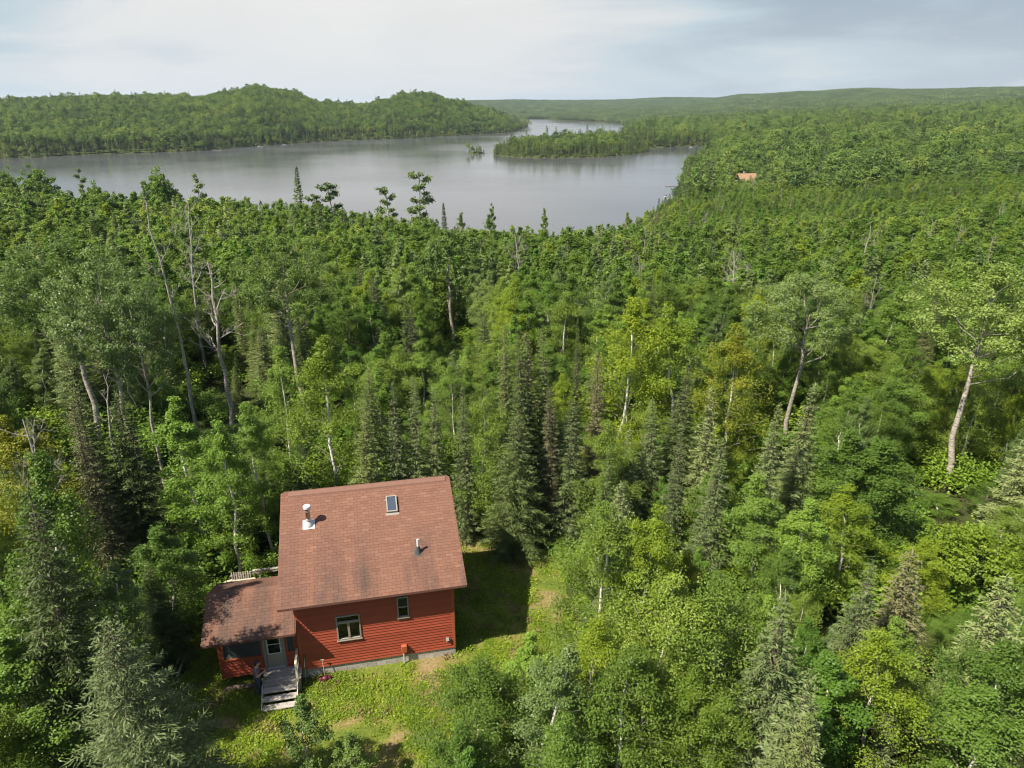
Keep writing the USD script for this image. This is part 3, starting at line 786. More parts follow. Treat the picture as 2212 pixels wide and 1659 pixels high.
# porch
PX0, PY = -9.47, 0.24
pw = (-9.30, -7.79, 1.26, 2.42)
pd = (-7.71, -6.955, 0.60, 2.60)
ps = (-6.84, -6.50, 1.254, 2.42)
pf = cpart('porch_wall', wall_core(PX0, -W - 0.006, PY, PY + 0.12, 0.42, 2.86, [pw, pd, ps]), DARK)
boards(pf, PX0 + 0.09, pd[0] - 0.06, 0.42, 2.80, 0.140, [pw], PY)
boards(pf, pd[1] + 0.06, -W - 0.01, 0.42, 2.80, 0.140, [ps], PY)
cpart('corner_board', box(PX0, PX0 + 0.09, PY - 0.038, PY - 0.002, 0.40, 2.86), RED_TRIM)
psw = cpart('porch_side_wall', box(PX0 + 0.002, PX0 + 0.12, PY + 0.122, 2.75, 0.42, 2.84), RED, tone=np.full(8, 0.4))
cpart('porch_back_wall', box(PX0 + 0.122, -W - 0.006, 2.63, 2.75, 0.42, 2.84), RED, tone=np.full(8, 0.4))
cpart('porch_floor', box(PX0 + 0.125, -W - 0.01, PY + 0.125, 2.62, 0.40, 0.58), WOOD, tone=np.full(8, 0.4))
window([('pane', (pw[0] + 0.05, pw[1] - 0.05, pw[2] + 0.05, pw[3] - 0.05))], *pw, PY, RED_TRIM, w=0.05, sill=False, label='long dark screened porch opening', glass=SCREEN)
window([('pane', (ps[0] + 0.04, ps[1] - 0.04, ps[2] + 0.04, ps[3] - 0.04))], *ps, PY, RED_TRIM, w=0.04, sill=False, label='narrow porch light beside the door', glass=SCREEN)
# faded cloth corner behind the screen
cl = trimesh.Trimesh([(-9.22, PY - 0.004, 1.32), (-8.93, PY - 0.004, 1.32), (-9.07, PY - 0.006, 1.58), (-9.22, PY + 0.008, 1.32), (-8.93, PY + 0.008, 1.32), (-9.07, PY + 0.008, 1.58)],
                     [(0, 1, 2), (5, 4, 3), (0, 3, 4), (0, 4, 1), (1, 4, 5), (1, 5, 2), (2, 5, 3), (2, 3, 0)], process=False)
cpart('curtain', cl, PALEWOOD, tone=np.full(6, 0.8))
dr = cpart('door', wall_core(pd[0] + 0.055, pd[1] - 0.055, PY + 0.0, PY + 0.045, 0.63, 2.545, [(-7.575, -7.085, 1.30, 2.42)]), DOORM)
obj('door_frame', join(box(pd[0] - 0.055, pd[0] + 0.05, PY - 0.045, PY + 0.05, 0.60, 2.60), box(pd[1] - 0.05, pd[1] + 0.055, PY - 0.045, PY + 0.05, 0.60, 2.60), box(pd[0] + 0.05, pd[1] - 0.05, PY - 0.045, PY + 0.05, 2.55, 2.60)), TAUPE, dr)
obj('window_frame', join(frame_ring(-7.60, -7.06, 1.275, 2.445, 0.045, PY - 0.018, PY - 0.002), box(-7.555, -7.105, PY - 0.018, PY - 0.002, 1.74, 1.775)), WHITE, dr)
for za, zb in ((1.30, 1.745), (1.77, 2.42)):
    obj('pane', box(-7.575, -7.085, PY + 0.018, PY + 0.026, za, zb), GLASS, dr)
obj('handle', join(rod([-7.03, PY - 0.002, 1.55], [-7.03, PY - 0.05, 1.55], 0.018), rod([-7.03, PY - 0.05, 1.50], [-7.03, PY - 0.05, 1.60], 0.016)), STEEL, dr)
obj('threshold', box(pd[0], pd[1], PY - 0.06, PY + 0.04, 0.585, 0.625), GALV, dr)
px0, px1 = -9.775, -W - 0.004
SP = (3.692 - 2.81) / (1.406 + 0.59)
ppts = [(-0.59, 2.81), (1.406, 3.692), (3.15, 2.93)]
proof = cpart('porch_roof', slab(px0, px1, ppts, 0.08), ROOFDECK)
shingle(proof, px0 - 0.01, px1 - 0.003, -0.61, 2.801, SP, 2.17, 9)
shingle(proof, px0 - 0.01, px1 - 0.003, 3.17, 2.921, (3.692 - 2.93) / (3.15 - 1.406), 1.89, 0, back=True)
obj('fascia', box(px0 - 0.004, px1, -0.618, -0.593, 2.715, 2.797), FASCIA, proof)
for xa, xb in ((px0 - 0.024, px0 - 0.003),):
    obj('rake_board', slab(xa, xb, ppts, 0.09), FASCIA, proof)
obj('rake_board', slab(-W + 0.003, -W + 0.022, [(-0.59, 2.80), (-0.045, 3.04)], 0.16), RED_TRIM, proof)
pcap = slab(px0 + 0.02, px1 - 0.02, [(1.23, 3.635), (1.406, 3.722), (1.58, 3.640)], 0.02)
obj('ridge_cap', pcap, SHINGLE, proof, tone=np.full(len(pcap.vertices), 0.6))

# ------------------------------------------------------------------ the entry steps
st = thing('entry_steps', 'weathered grey wooden landing and steps below the porch door', 'steps', house(7.0, 0, 0), YAW)
X = lambda s: 7.0 - s  # noqa: E731
for k in range(6):
    y1 = 0.19 - k * 0.143
    toned('deck_board', box(X(7.82), X(6.33), y1 - 0.137, y1, 0.545, 0.582), WOOD, st, rr.uniform())
obj('rim_joist', join(box(X(7.80), X(6.35), -0.655, -0.618, 0.36, 0.543), box(X(7.80), X(7.76), -0.616, 0.18, 0.36, 0.543), box(X(6.39), X(6.35), -0.616, 0.18, 0.36, 0.543)), WOOD, st, tone=np.full(24, 0.2))
for k in range(3):
    z, y = 0.42 - 0.165 * k, -0.66 - 0.285 * k
    for q in range(2):
        toned('tread', box(X(7.79), X(6.50), y - 0.295 + q * 0.148, y - 0.295 + q * 0.148 + 0.140, z - 0.035, z), WOOD, st, 0.5 + 0.5 * rr.uniform())
for s in (7.80, 6.49):
    pts_ = [(-0.645, 0.54), (-0.645, -0.05), (-1.50, -0.12), (-1.55, 0.03), (-0.72, 0.50)]
    g = trimesh.creation.extrude_polygon(Polygon(pts_), 0.035)
    g.apply_transform(np.array([[0, 0, 1, 0], [1, 0, 0, 0], [0, 1, 0, 0], [0, 0, 0, 1.0]]))
    g.apply_translation([X(s) - 0.035 if s > 7 else X(s), 0, 0])
    obj('stringer', g, PALEWOOD, st, tone=np.full(len(g.vertices), 0.9))
for s, y in ((7.75, -0.57), (6.40, -0.57), (7.75, 0.1), (6.40, 0.1)):
    obj('post', box(X(s) - 0.045, X(s) + 0.045, y - 0.045, y + 0.045, -0.3, 0.36), WOOD, st, tone=np.full(8, 0.6))
rl = obj('railing', box(X(6.46) - 0.04, X(6.46) + 0.04, -0.70, -0.662, 0.05, 1.40), PALEWOOD, st, tone=np.full(8, 1.0))
for p, q in (((X(6.46), -0.70, 1.42), (X(6.44), 0.17, 1.44)), ((X(6.46), -0.68, 0.98), (X(6.44), 0.17, 0.98))):
    b = bar(p, q, 0.09, 0.04)
    obj('rail', b, PALEWOOD, rl, tone=np.full(len(b.vertices), 0.9))

# ------------------------------------------------------------------ things around the cabin
o = house(5.45, -0.30, 0)
o[2] = ground_at(o[0], o[1])
mw = thing('yard_machine', 'small maroon machine with an upright thin handle at the cabin wall', 'garden machine', o, YAW)
MAROON = plain('maroon_paint', (0.075, 0.009, 0.016), rough=0.45, vary=0.2)
lob = m3.Manifold()
for x, y, z, r_ in ((-0.16, 0, 0.14, 0.13), (0.02, -0.03, 0.16, 0.15), (0.17, 0.0, 0.13, 0.12)):
    lob = lob + m3.Manifold.sphere(r_, 20).scale([1, 0.9, 0.85]).translate([x, y, z])
obj('housing', lob, MAROON, mw, smooth=40)
for x in (-0.2, 0.2):
    obj('wheel', rod([x - 0.025, -0.07, 0.085], [x + 0.025, -0.07, 0.085], 0.085, n=16), RUBBER, mw, smooth=30)
obj('handle', join(rod([0, 0.08, 0.2], [-0.03, 0.16, 0.95], 0.016), rod([-0.10, 0.165, 0.96], [0.04, 0.165, 0.96], 0.014)), PALEWOOD, mw, tone=np.full(1, 0.8) if False else None)
p = house(6.20, -0.35, 0)
p[2] = ground_at(p[0], p[1])
lp = thing('leaning_pole', 'thin dark pole leaning against the cabin wall beside the steps', 'pole', p, YAW)
obj('shaft', rod([0, 0, 0], [0.02, 0.30, 1.25], 0.016), WOOD, lp)
obj('grip', rod([0.0185, 0.277, 1.153], [0.0208, 0.311, 1.30], 0.024), RUBBER, lp)
for s, t, lab in ((11.62, 1.05, 'left one of two pale poles lying on the shaded grass left of the porch'), (11.42, 0.95, 'right one of two pale poles lying on the shaded grass left of the porch')):
    q = house(s, t, 0)
    q[2] = ground_at(q[0], q[1])
    pl = thing('wooden_pole', lab, 'pole', q, YAW, group='pale poles beside the porch')
    obj('pole', bar([0, 0, 0.05], [0.30, 0.55, 0.65], 0.06), PALEWOOD, pl, tone=np.full(8, 0.8))
    obj('end_cap', bar([0.30, 0.55, 0.652], [0.303, 0.555, 0.66], 0.055), WOOD, pl, tone=np.full(8, 0.1))
# log lying under the porch edge
q = house(8.75, -0.05, 0)
q[2] = ground_at(q[0], q[1]) + 0.10
lg = thing('log', 'dark log lying on the ground along the porch wall', 'log', q, YAW)
obj('trunk', tube([(-0.65, 0, 0), (-0.2, 0.03, 0.01), (0.25, 0.0, 0), (0.62, -0.03, 0.01)], [0.10, 0.105, 0.10, 0.09], 10, caps=True), BARK['spruce'], lg, smooth=40)
obj('stub', rod([0.1, 0, 0.05], [0.16, -0.06, 0.20], 0.03, 0.022), BARK['spruce'], lg)

# deck behind the porch
q = house(9.55, 6.2, 0)
q[2] = ground_at(q[0], q[1])
dk = thing('back_deck', 'pale plank platform with a row of short pickets behind the porch', 'deck', q, YAW)
hull = shapely.geometry.Point(0, 0).buffer(1.0)
hull = shapely.affinity.scale(hull, 0.86, 0.42)
for k in range(7):
    y0_, y1_ = -0.44 + k * 0.126, -0.44 + k * 0.126 + 0.118
    g = hull.intersection(shapely.box(-2, y0_, 2, y1_))
    if g.is_empty or g.area < 0.02:
        continue
    m = trimesh.creation.extrude_polygon(g, 0.04)
    m.apply_translation([0, 0, 0.62])
    toned('deck_board', m, PALEWOOD, dk, rr.uniform(0.5, 1))
for x, y in ((-0.6, -0.2), (0.6, -0.2), (-0.6, 0.2), (0.6, 0.2)):
    obj('leg', box(x - 0.045, x + 0.045, y - 0.045, y + 0.045, -0.2, 0.618), WOOD, dk, tone=np.full(8, 0.5))
for k in range(9):
    x = -0.40 + k * 0.105
    toned('picket', box(x, x + 0.052, 0.36, 0.39, 0.40, 1.0 + 0.02 * rr.uniform(-1, 1)), PALEWOOD, dk, rr.uniform(0.2, 1))
    toned('picket', box(x + 0.02, x + 0.07, 0.27, 0.30, 0.665, 0.93 + 0.02 * rr.uniform(-1, 1)), WOOD, dk, rr.uniform(0.2, 1))
b = box(-0.45, 0.60, 0.392, 0.42, 0.78, 0.86)
toned('picket_rail', b, WOOD, dk, 0.6)
q = house(8.2, 6.55, 0)
q[2] = ground_at(q[0], q[1])
rg = thing('deck_railing', 'grey wooden railing end sticking out behind the main roof edge', 'railing', q, YAW)
toned('top_rail', box(-0.75, 1.2, -0.07, 0.07, 1.0, 1.04), WOOD, rg, 0.7)
toned('side_rail', box(-0.73, 1.2, -0.05, -0.015, 0.86, 0.997), WOOD, rg, 0.5)
for x in (-0.45, 0.9):
    toned('post', box(x - 0.045, x + 0.045, -0.012, 0.078, -0.2, 0.997), WOOD, rg, 0.9)

# ------------------------------------------------------------------ the person
def chain(joints, bones, refine=0.03, smooth_n=6):
    out = m3.Manifold()
    for a, b in bones:
        (pa, ra), (pb, rb) = joints[a], joints[b]
        out = out + m3.Manifold.batch_hull([m3.Manifold.sphere(ra, 14).translate(list(pa)), m3.Manifold.sphere(rb, 14).translate(list(pb))])
    out = out.refine_to_length(refine)
    me = out.to_mesh()
    t = trimesh.Trimesh(me.vert_properties[:, :3], me.tri_verts, process=True)
    trimesh.smoothing.filter_taubin(t, iterations=smooth_n)
    return t


q = house(7.98, -0.50, 0)
q[2] = ground_at(q[0], q[1])
man = thing('person', 'person in a grey-purple T-shirt and jeans beside the landing looking down at hands', 'person', q, YAW)
SKIN = plain('skin', (0.50, 0.27, 0.18), rough=0.55, vary=0.06)
SHIRT = plain('shirt', (0.17, 0.135, 0.175), rough=0.9, vary=0.15, scale=12)
JEANS = plain('jeans', (0.035, 0.055, 0.095), rough=0.9, vary=0.2, scale=12)
HAIR = plain('hair', (0.055, 0.030, 0.022), rough=0.6, vary=0.2, scale=30)
SHOE = plain('shoe', (0.02, 0.02, 0.022), rough=0.7)
# faces +x; its right side is towards -y
J = {
    'hip': ((0, 0, 0.93), 0.125), 'hl': ((0.0, 0.085, 0.90), 0.095), 'hr': ((0.0, -0.085, 0.90), 0.095),
    'kl': ((0.045, 0.09, 0.49), 0.060), 'kr': ((0.02, -0.095, 0.49), 0.060), 'al': ((0.0, 0.10, 0.09), 0.042), 'ar': ((-0.04, -0.105, 0.09), 0.042),
    'fl': ((0.16, 0.11, 0.04), 0.035), 'fr': ((0.12, -0.12, 0.04), 0.035),
    'waist': ((-0.01, 0, 1.08), 0.118), 'chest': ((0.0, 0, 1.27), 0.130), 'sl': ((-0.005, 0.165, 1.38), 0.062), 'sr': ((-0.005, -0.165, 1.38), 0.062),
    'neck': ((0.03, 0, 1.46), 0.055), 'head0': ((0.065, 0, 1.55), 0.060), 'head': ((0.085, 0, 1.615), 0.092), 'jaw': ((0.135, 0, 1.555), 0.048), 'nose': ((0.188, 0, 1.585), 0.011), 'brow': ((0.165, 0, 1.62), 0.030),
    'el': ((0.05, 0.215, 1.12), 0.045), 'er': ((0.05, -0.215, 1.12), 0.045), 'wl': ((0.27, 0.085, 1.20), 0.030), 'wr': ((0.27, -0.085, 1.20), 0.030),
    'pl': ((0.325, 0.062, 1.215), 0.027), 'pr': ((0.325, -0.062, 1.215), 0.027), 'earl': ((0.075, 0.088, 1.60), 0.017), 'earr': ((0.075, -0.088, 1.60), 0.017)}
B = [('neck', 'head0'), ('head0', 'head'), ('head', 'brow'), ('head', 'jaw'), ('brow', 'nose'), ('jaw', 'nose'), ('chest', 'neck'), ('hip', 'waist'), ('waist', 'chest'), ('sl', 'neck'), ('sr', 'neck'), ('chest', 'sl'), ('chest', 'sr'),
     ('sl', 'el'), ('el', 'wl'), ('sr', 'er'), ('er', 'wr'), ('wl', 'pl'), ('wr', 'pr'), ('hip', 'hl'), ('hip', 'hr'), ('hl', 'kl'), ('hr', 'kr'), ('kl', 'al'), ('kr', 'ar'), ('al', 'fl'), ('ar', 'fr'), ('head', 'earl'), ('head', 'earr')]
for sd, sg in (('l', 1), ('r', -1)):
    for k, (dy, ln) in enumerate(((0.026, 0.062), (0.009, 0.072), (-0.009, 0.068), (-0.026, 0.054))):
        base = (0.335, sg * (0.062 + 0.0), 1.215 + dy)
        mid = (0.335 + ln * 0.55, sg * 0.052, 1.222 + dy)
        tip = (0.335 + ln * 0.75, sg * (0.030), 1.226 + dy)
        J[f'{sd}{k}0'], J[f'{sd}{k}1'], J[f'{sd}{k}2'] = (base, 0.0095), (mid, 0.0085), (tip, 0.0075)
        B += [(f'{sd}{k}0', f'{sd}{k}1'), (f'{sd}{k}1', f'{sd}{k}2')]
    J[f'{sd}t0'], J[f'{sd}t1'], J[f'{sd}t2'] = ((0.30, sg * 0.060, 1.235), 0.011), ((0.330, sg * 0.040, 1.262), 0.010), ((0.350, sg * 0.022, 1.268), 0.008)
    B += [(f'{sd}t0', f'{sd}t1'), (f'{sd}t1', f'{sd}t2')]
obj('body', chain(J, B, 0.012, 4), SKIN, man, smooth=True)
g_ = lambda names, d: {k: (J[k][0], J[k][1] + d) for k in names}  # noqa: E731
SJ = g_(['hip', 'waist', 'chest', 'sl', 'sr'], 0.016)
SJ['hip'] = ((0, 0, 0.96), 0.140)
SJ['el2'], SJ['er2'] = ((0.022, 0.190, 1.25), 0.066), ((0.022, -0.190, 1.25), 0.066)
SJ['nk'] = ((0.012, 0, 1.41), 0.072)
obj('shirt', chain(SJ, [('hip', 'waist'), ('waist', 'chest'), ('chest', 'sl'), ('chest', 'sr'), ('sl', 'el2'), ('sr', 'er2'), ('sl', 'nk'), ('sr', 'nk'), ('chest', 'nk')], 0.03), SHIRT, man, smooth=True)
TJ = g_(['hip', 'hl', 'hr', 'kl', 'kr', 'al', 'ar'], 0.014)
obj('jeans', chain(TJ, [('hip', 'hl'), ('hip', 'hr'), ('hl', 'kl'), ('hr', 'kr'), ('kl', 'al'), ('kr', 'ar')], 0.03), JEANS, man, smooth=True)
for sd, sg in (('l', 1), ('r', -1)):
    a, f_ = J['a' + sd][0], J['f' + sd][0]
    obj('shoe', chain({'a': ((a[0] - 0.02, a[1], 0.055), 0.05), 'b': ((f_[0], f_[1], 0.045), 0.042)}, [('a', 'b')], 0.03), SHOE, man, smooth=True)
hair = chain({'a': ((0.06, 0, 1.64), 0.098), 'b': ((0.11, 0, 1.665), 0.072), 'c': ((0.015, 0, 1.57), 0.072)}, [('a', 'b'), ('a', 'c')], 0.02)
obj('hair', hair, HAIR, man, smooth=True)
for sg in (-1, 1):
    e = trimesh.creation.icosphere(1, 0.012)
    e.apply_translation([0.176, sg * 0.034, 1.598])
    obj('eye', e, DARK, man)
ct = thing('controller', 'small dark handheld device held in both hands of the person', 'device', house(7.98, -0.50, 0) + [0, 0, q[2]], YAW)
obj('body', box(0.325, 0.415, -0.045, 0.045, 1.212, 1.232), RUBBER, ct)
obj('screen', box(0.335, 0.405, -0.038, 0.038, 1.233, 1.236), SKYGLASS, ct)

# ------------------------------------------------------------------ far buildings, docks and boats on the lake
def lake_thing(u, v, name, label, cat, rotz, group=None):
    x, y = on_level(u, v, LAKE_Z)
    return thing(name, label, cat, (x, y, LAKE_Z), rotz, group)


def dock(u, v, L, Wd, rotz, label, z=0.45):
    d = lake_thing(u, v, 'dock', label, 'dock', rotz, 'docks on the lake shore')
    n = int(L / 0.30)
    for k in range(n):
        toned('plank', box(-L / 2 + k * L / n, -L / 2 + (k + 0.92) * L / n, -Wd / 2, Wd / 2, z - 0.05, z), WOOD, d, rr.uniform())
    toned('beam', join(box(-L / 2, L / 2, -Wd / 2 + 0.05, -Wd / 2 + 0.15, z - 0.22, z - 0.053), box(-L / 2, L / 2, Wd / 2 - 0.15, Wd / 2 - 0.05, z - 0.22, z - 0.053)), WOOD, d, 0.2)
    for x in np.linspace(-L / 2 + 0.3, L / 2 - 0.3, 4):
        for y in (-Wd / 2 + 0.1, Wd / 2 - 0.1):
            obj('pile', rod([x, y, -1.5], [x, y, z + 0.35], 0.09, n=8), WOOD, d)
    return d


def boat(u, v, L, rotz, label, hullmat, cab=False):
    b = lake_thing(u, v, 'motorboat', label, 'boat', rotz, 'small boats moored along the lake')
    secs = []
    for t in np.linspace(0, 1, 9):
        w_ = 0.42 * L * 0.42 * (1 - max(0, (t - 0.55) / 0.45) ** 2.2) + 0.02
        x = (t - 0.5) * L
        h = 0.55 + 0.30 * t * t
        secs.append([(x, -w_, h), (x, -w_ * 0.92, 0.15), (x, 0, -0.15 + 0.3 * max(0, t - 0.7)), (x, w_ * 0.92, 0.15), (x, w_, h), (x, w_ * 0.86, h - 0.02), (x, w_ * 0.75, 0.28), (x, -w_ * 0.75, 0.28), (x, -w_ * 0.86, h - 0.02)])
    v_ = np.array(secs).reshape(-1, 3)
    m = 9
    f_ = [(i * m + j, (i + 1) * m + j, (i + 1) * m + (j + 1) % m, i * m + (j + 1) % m) for i in range(8) for j in range(m)]
    f_ = np.array(f_)
    f_ = np.vstack([f_[:, [0, 1, 2]], f_[:, [0, 2, 3]], [[0, k, k + 1] for k in range(1, m - 1)]])
    obj('hull', trimesh.Trimesh(v_, f_, process=False), hullmat, b, smooth=35)
    obj('seat', box(-0.15 * L, -0.05 * L, -0.12 * L, 0.12 * L, 0.30, 0.60), RUBBER, b)
    obj('motor', join(box(-0.5 * L - 0.25, -0.5 * L + 0.02, -0.14, 0.14, 0.45, 0.95), box(-0.5 * L - 0.16, -0.5 * L - 0.06, -0.05, 0.05, -0.3, 0.45)), RUBBER, b)
    if cab:
        obj('windscreen', join(bar([0.08 * L, -0.15 * L, 0.6], [-0.02 * L, -0.15 * L, 1.2], 0.05), bar([0.08 * L, 0.15 * L, 0.6], [-0.02 * L, 0.15 * L, 1.2], 0.05), box(0.0, 0.02 * L, -0.15 * L, 0.15 * L, 0.62, 1.15)), SKYGLASS, b)
        obj('canopy', box(-0.28 * L, 0.05 * L, -0.16 * L, 0.16 * L, 1.5, 1.56), WHITE, b)
        obj('canopy_frame', join(*[rod([x * L, y * L, 0.5], [x * L, y * L, 1.5], 0.025) for x in (-0.26, 0.03) for y in (-0.15, 0.15)]), STEEL, b)
    return b


dock(1451, 402, 7.6, 1.8, 0.02, 'long grey plank dock, the farther of two by the right shore')
dock(1453, 432, 6.0, 3.2, 0.05, 'broad tan plank dock, the nearer of two by the right shore')
boat(1437, 428, 4.6, 1.4, 'white open boat tied at the end of the tan dock', WHITE)
boat(562, 317.5, 6.6, 0.12, 'bright white motorboat with canopy by the far left shore', WHITE, True)
boat(1493, 318.5, 4.6, 0.1, 'small white boat in the reedy bay behind the peninsula', WHITE, True)
boat(614, 313.5, 4.6, 0.1, 'pale low boat right of the white motorboat on the far shore', GALV)
dock(470, 326.0, 9.0, 1.6, 0.1, 'low grey dock on the far shore left of the white motorboat', 0.4)

cx, cy = bearing(1630, 345)
cx *= 1.0
far_house = thing('lake_house', 'tan-roofed house almost hidden by trees on the right slope', 'house', (cx, cy, ground_at(cx, cy)), 0.25)
TAN = plain('tan_roof', (0.27, 0.165, 0.10), rough=0.85, vary=0.15, scale=3.0)
obj('wall', box(-4.2, 4.2, -3.4, 3.4, -1.0, 5.2), WOOD, far_house, tone=np.full(8, 0.2))
rf = obj('roof', slab(-4.8, 4.8, [(-4.0, 5.0), (0, 8.3), (4.0, 5.0)], 0.25), TAN, far_house)
obj('chimney', box(-1.4, -0.8, 0.4, 1.0, 7.0, 9.2), MORTAR, rf)
for x in (-2.6, 0, 2.6):
    wn = obj('window', frame_ring(x - 0.7, x + 0.7, 2.6, 4.0, 0.1, -3.47, -3.405), WHITE, far_house)
    obj('pane', box(x - 0.6, x + 0.6, -3.44, -3.41, 2.7, 3.9), SKYGLASS, wn)

# ------------------------------------------------------------------ trees: builders
GA = 2.399963


def broadleaf(rng, H, R, base, n_leaf, L, shape='birch', n_limb=20, trunk_r=None, sides=6, bare=0.0, flat=0.75, per=70, lean=0.0, clump=1.0):
    """trunk, limbs and leaf clumps along them; returns (trunk, branches, crown) soups"""
    tr, br, cr = Soup(), Soup(), Soup()
    tr_r = trunk_r or 0.0085 * H
    n = 9
    zz = np.linspace(0, 1, n)
    wob = np.cumsum(rng.normal(0, 0.012 * H, (n, 2)), 0)
    wob -= wob[0]
    P = np.c_[wob[:, 0] + lean * H * zz ** 1.3, wob[:, 1], zz * H * 0.93]
    tr.add(*tube(P, tr_r * (1 - 0.86 * zz) + 0.008, sides))
    at = lambda t: np.array([np.interp(t, zz, P[:, k]) for k in range(3)])  # noqa: E731
    tips = []
    n_clump = max(6, int(n_leaf / per))
    for k in range(n_limb):
        t = base + (0.97 - base) * ((k + rng.uniform(0, 0.8)) / n_limb)
        u = (t - base) / (1 - base)
        if shape == 'birch':
            prof = (math.sin(math.pi * min(1, u * 0.80 + 0.20)) ** 0.75) * (0.80 + 0.2 * (1 - u))
            el = rng.uniform(0.35, 0.75) + 0.5 * u
        elif shape == 'aspen':
            prof = (math.sin(math.pi * min(1, u * 0.72 + 0.24)) ** 0.6)
            el = rng.uniform(0.45, 0.95) + 0.25 * u
        else:
            prof = math.sqrt(max(0.03, 1 - (u * 0.95) ** 2))
            el = rng.uniform(0.15, 0.65) + 0.5 * u
        if shape in ('aspen', 'dome'):                     # broad crowns: limbs sweep out to the skin of the crown
            lo = -0.35 if shape == 'aspen' else -0.15
            sz_ = lo + (0.98 - lo) * (k + 0.5) / n_limb
            jit = rng.uniform(0.80, 1.08)
            ch = 0.5 * (base + 1.0) if shape == 'aspen' else base + 0.60 * (1 - base)
            rz = (1.0 - ch) * H
            rad_ = math.sqrt(max(0.0, 1 - sz_ * sz_)) * R * jit
            az = k * GA + rng.uniform(-0.3, 0.3)
            tip = np.array([math.cos(az) * rad_, math.sin(az) * rad_, ch * H + sz_ * rz * jit]) + np.array([P[-1, 0], P[-1, 1], 0]) * 0.7
            t0 = min(0.9, base * rng.uniform(0.80, 1.0) + max(0.0, (tip[2] / H - base)) * rng.uniform(0.35, 0.75))
            p0 = at(t0)
            dv = tip - p0
            q = np.array([p0, p0 + dv * [0.42, 0.42, 0.30], p0 + dv * [0.76, 0.76, 0.66], tip]) + np.vstack([np.zeros(3), rng.normal(0, 0.05 * R, (2, 3)), np.zeros(3)])
            if sides >= 4 and k % 2 == 0:
                r0 = tr_r * (0.48 - 0.34 * t0) * rng.uniform(0.5, 1.0)
                br.add(*tube(q, [r0, r0 * 0.7, r0 * 0.42, 0.006], 4))
            tips.append((q, R * 0.55))
            continue
        ln = R * prof * rng.uniform(0.72, 1.12)
        az = k * GA + rng.uniform(-0.4, 0.4)
        p0 = at(t * 0.93 if shape != 'aspen' else t * 0.82)
        d = np.array([math.cos(az), math.sin(az), 0])
        q = [p0]
        for w in (0.35, 0.7, 1.0):
            q.append(p0 + d * ln * w + np.array([0, 0, math.tan(min(el, 1.15)) * ln * (w - 0.30 * w * w)]) + rng.normal(0, 0.04 * ln, 3))
        q = np.array(q)
        if sides >= 4:
            r0 = tr_r * (1 - 0.8 * t) * (0.34 if trunk_r is None else 0.5)
            br.add(*tube(q, [r0, r0 * 0.7, r0 * 0.42, 0.006], 4))
        tips.append((q, ln))
    tops = at(1.0)
    for c in range(n_clump):
        q, ln = tips[rng.integers(len(tips))] if rng.uniform() > 0.07 else (np.array([at(0.86), at(0.92), at(0.97), tops + [0, 0, 0.03 * H]]), 0.25 * R)
        w = rng.uniform(0.30, 1.05) ** 0.8 * 3
        i = min(int(w), 2)
        c0 = q[i] + (q[i + 1] - q[i]) * (w - i)
        rc = clump * max(0.16 * R, 0.20 * ln + 0.09 * R) * rng.uniform(0.7, 1.2)
        c0 = c0 + rng.normal(0, 0.35 * rc, 3)
        if rng.uniform() < bare:
            continue
        m = int(per * rng.uniform(0.7, 1.3))
        g = rng.normal(size=(m, 3))
        g /= np.linalg.norm(g, axis=1, keepdims=True)
        rad = rng.uniform(0.25, 1.0, m) ** 0.6
        pos = c0 + g * rad[:, None] * rc * np.array([1, 1, flat])
        out = pos - np.array([P[0, 0], P[0, 1], H * (base + 1) * 0.45])
        out /= np.linalg.norm(out, axis=1, keepdims=True) + 1e-6
        nr = g * 0.5 + out * 0.40 + rng.normal(0, 0.70, (m, 3)) + np.array([0, 0, 0.50])
        cr.add(*leaves(pos, nr, L * rng.uniform(0.7, 1.25, m), 0.72 * L * rng.uniform(0.7, 1.2, m), rng))
    return tr.get(), br.get(), cr.get()


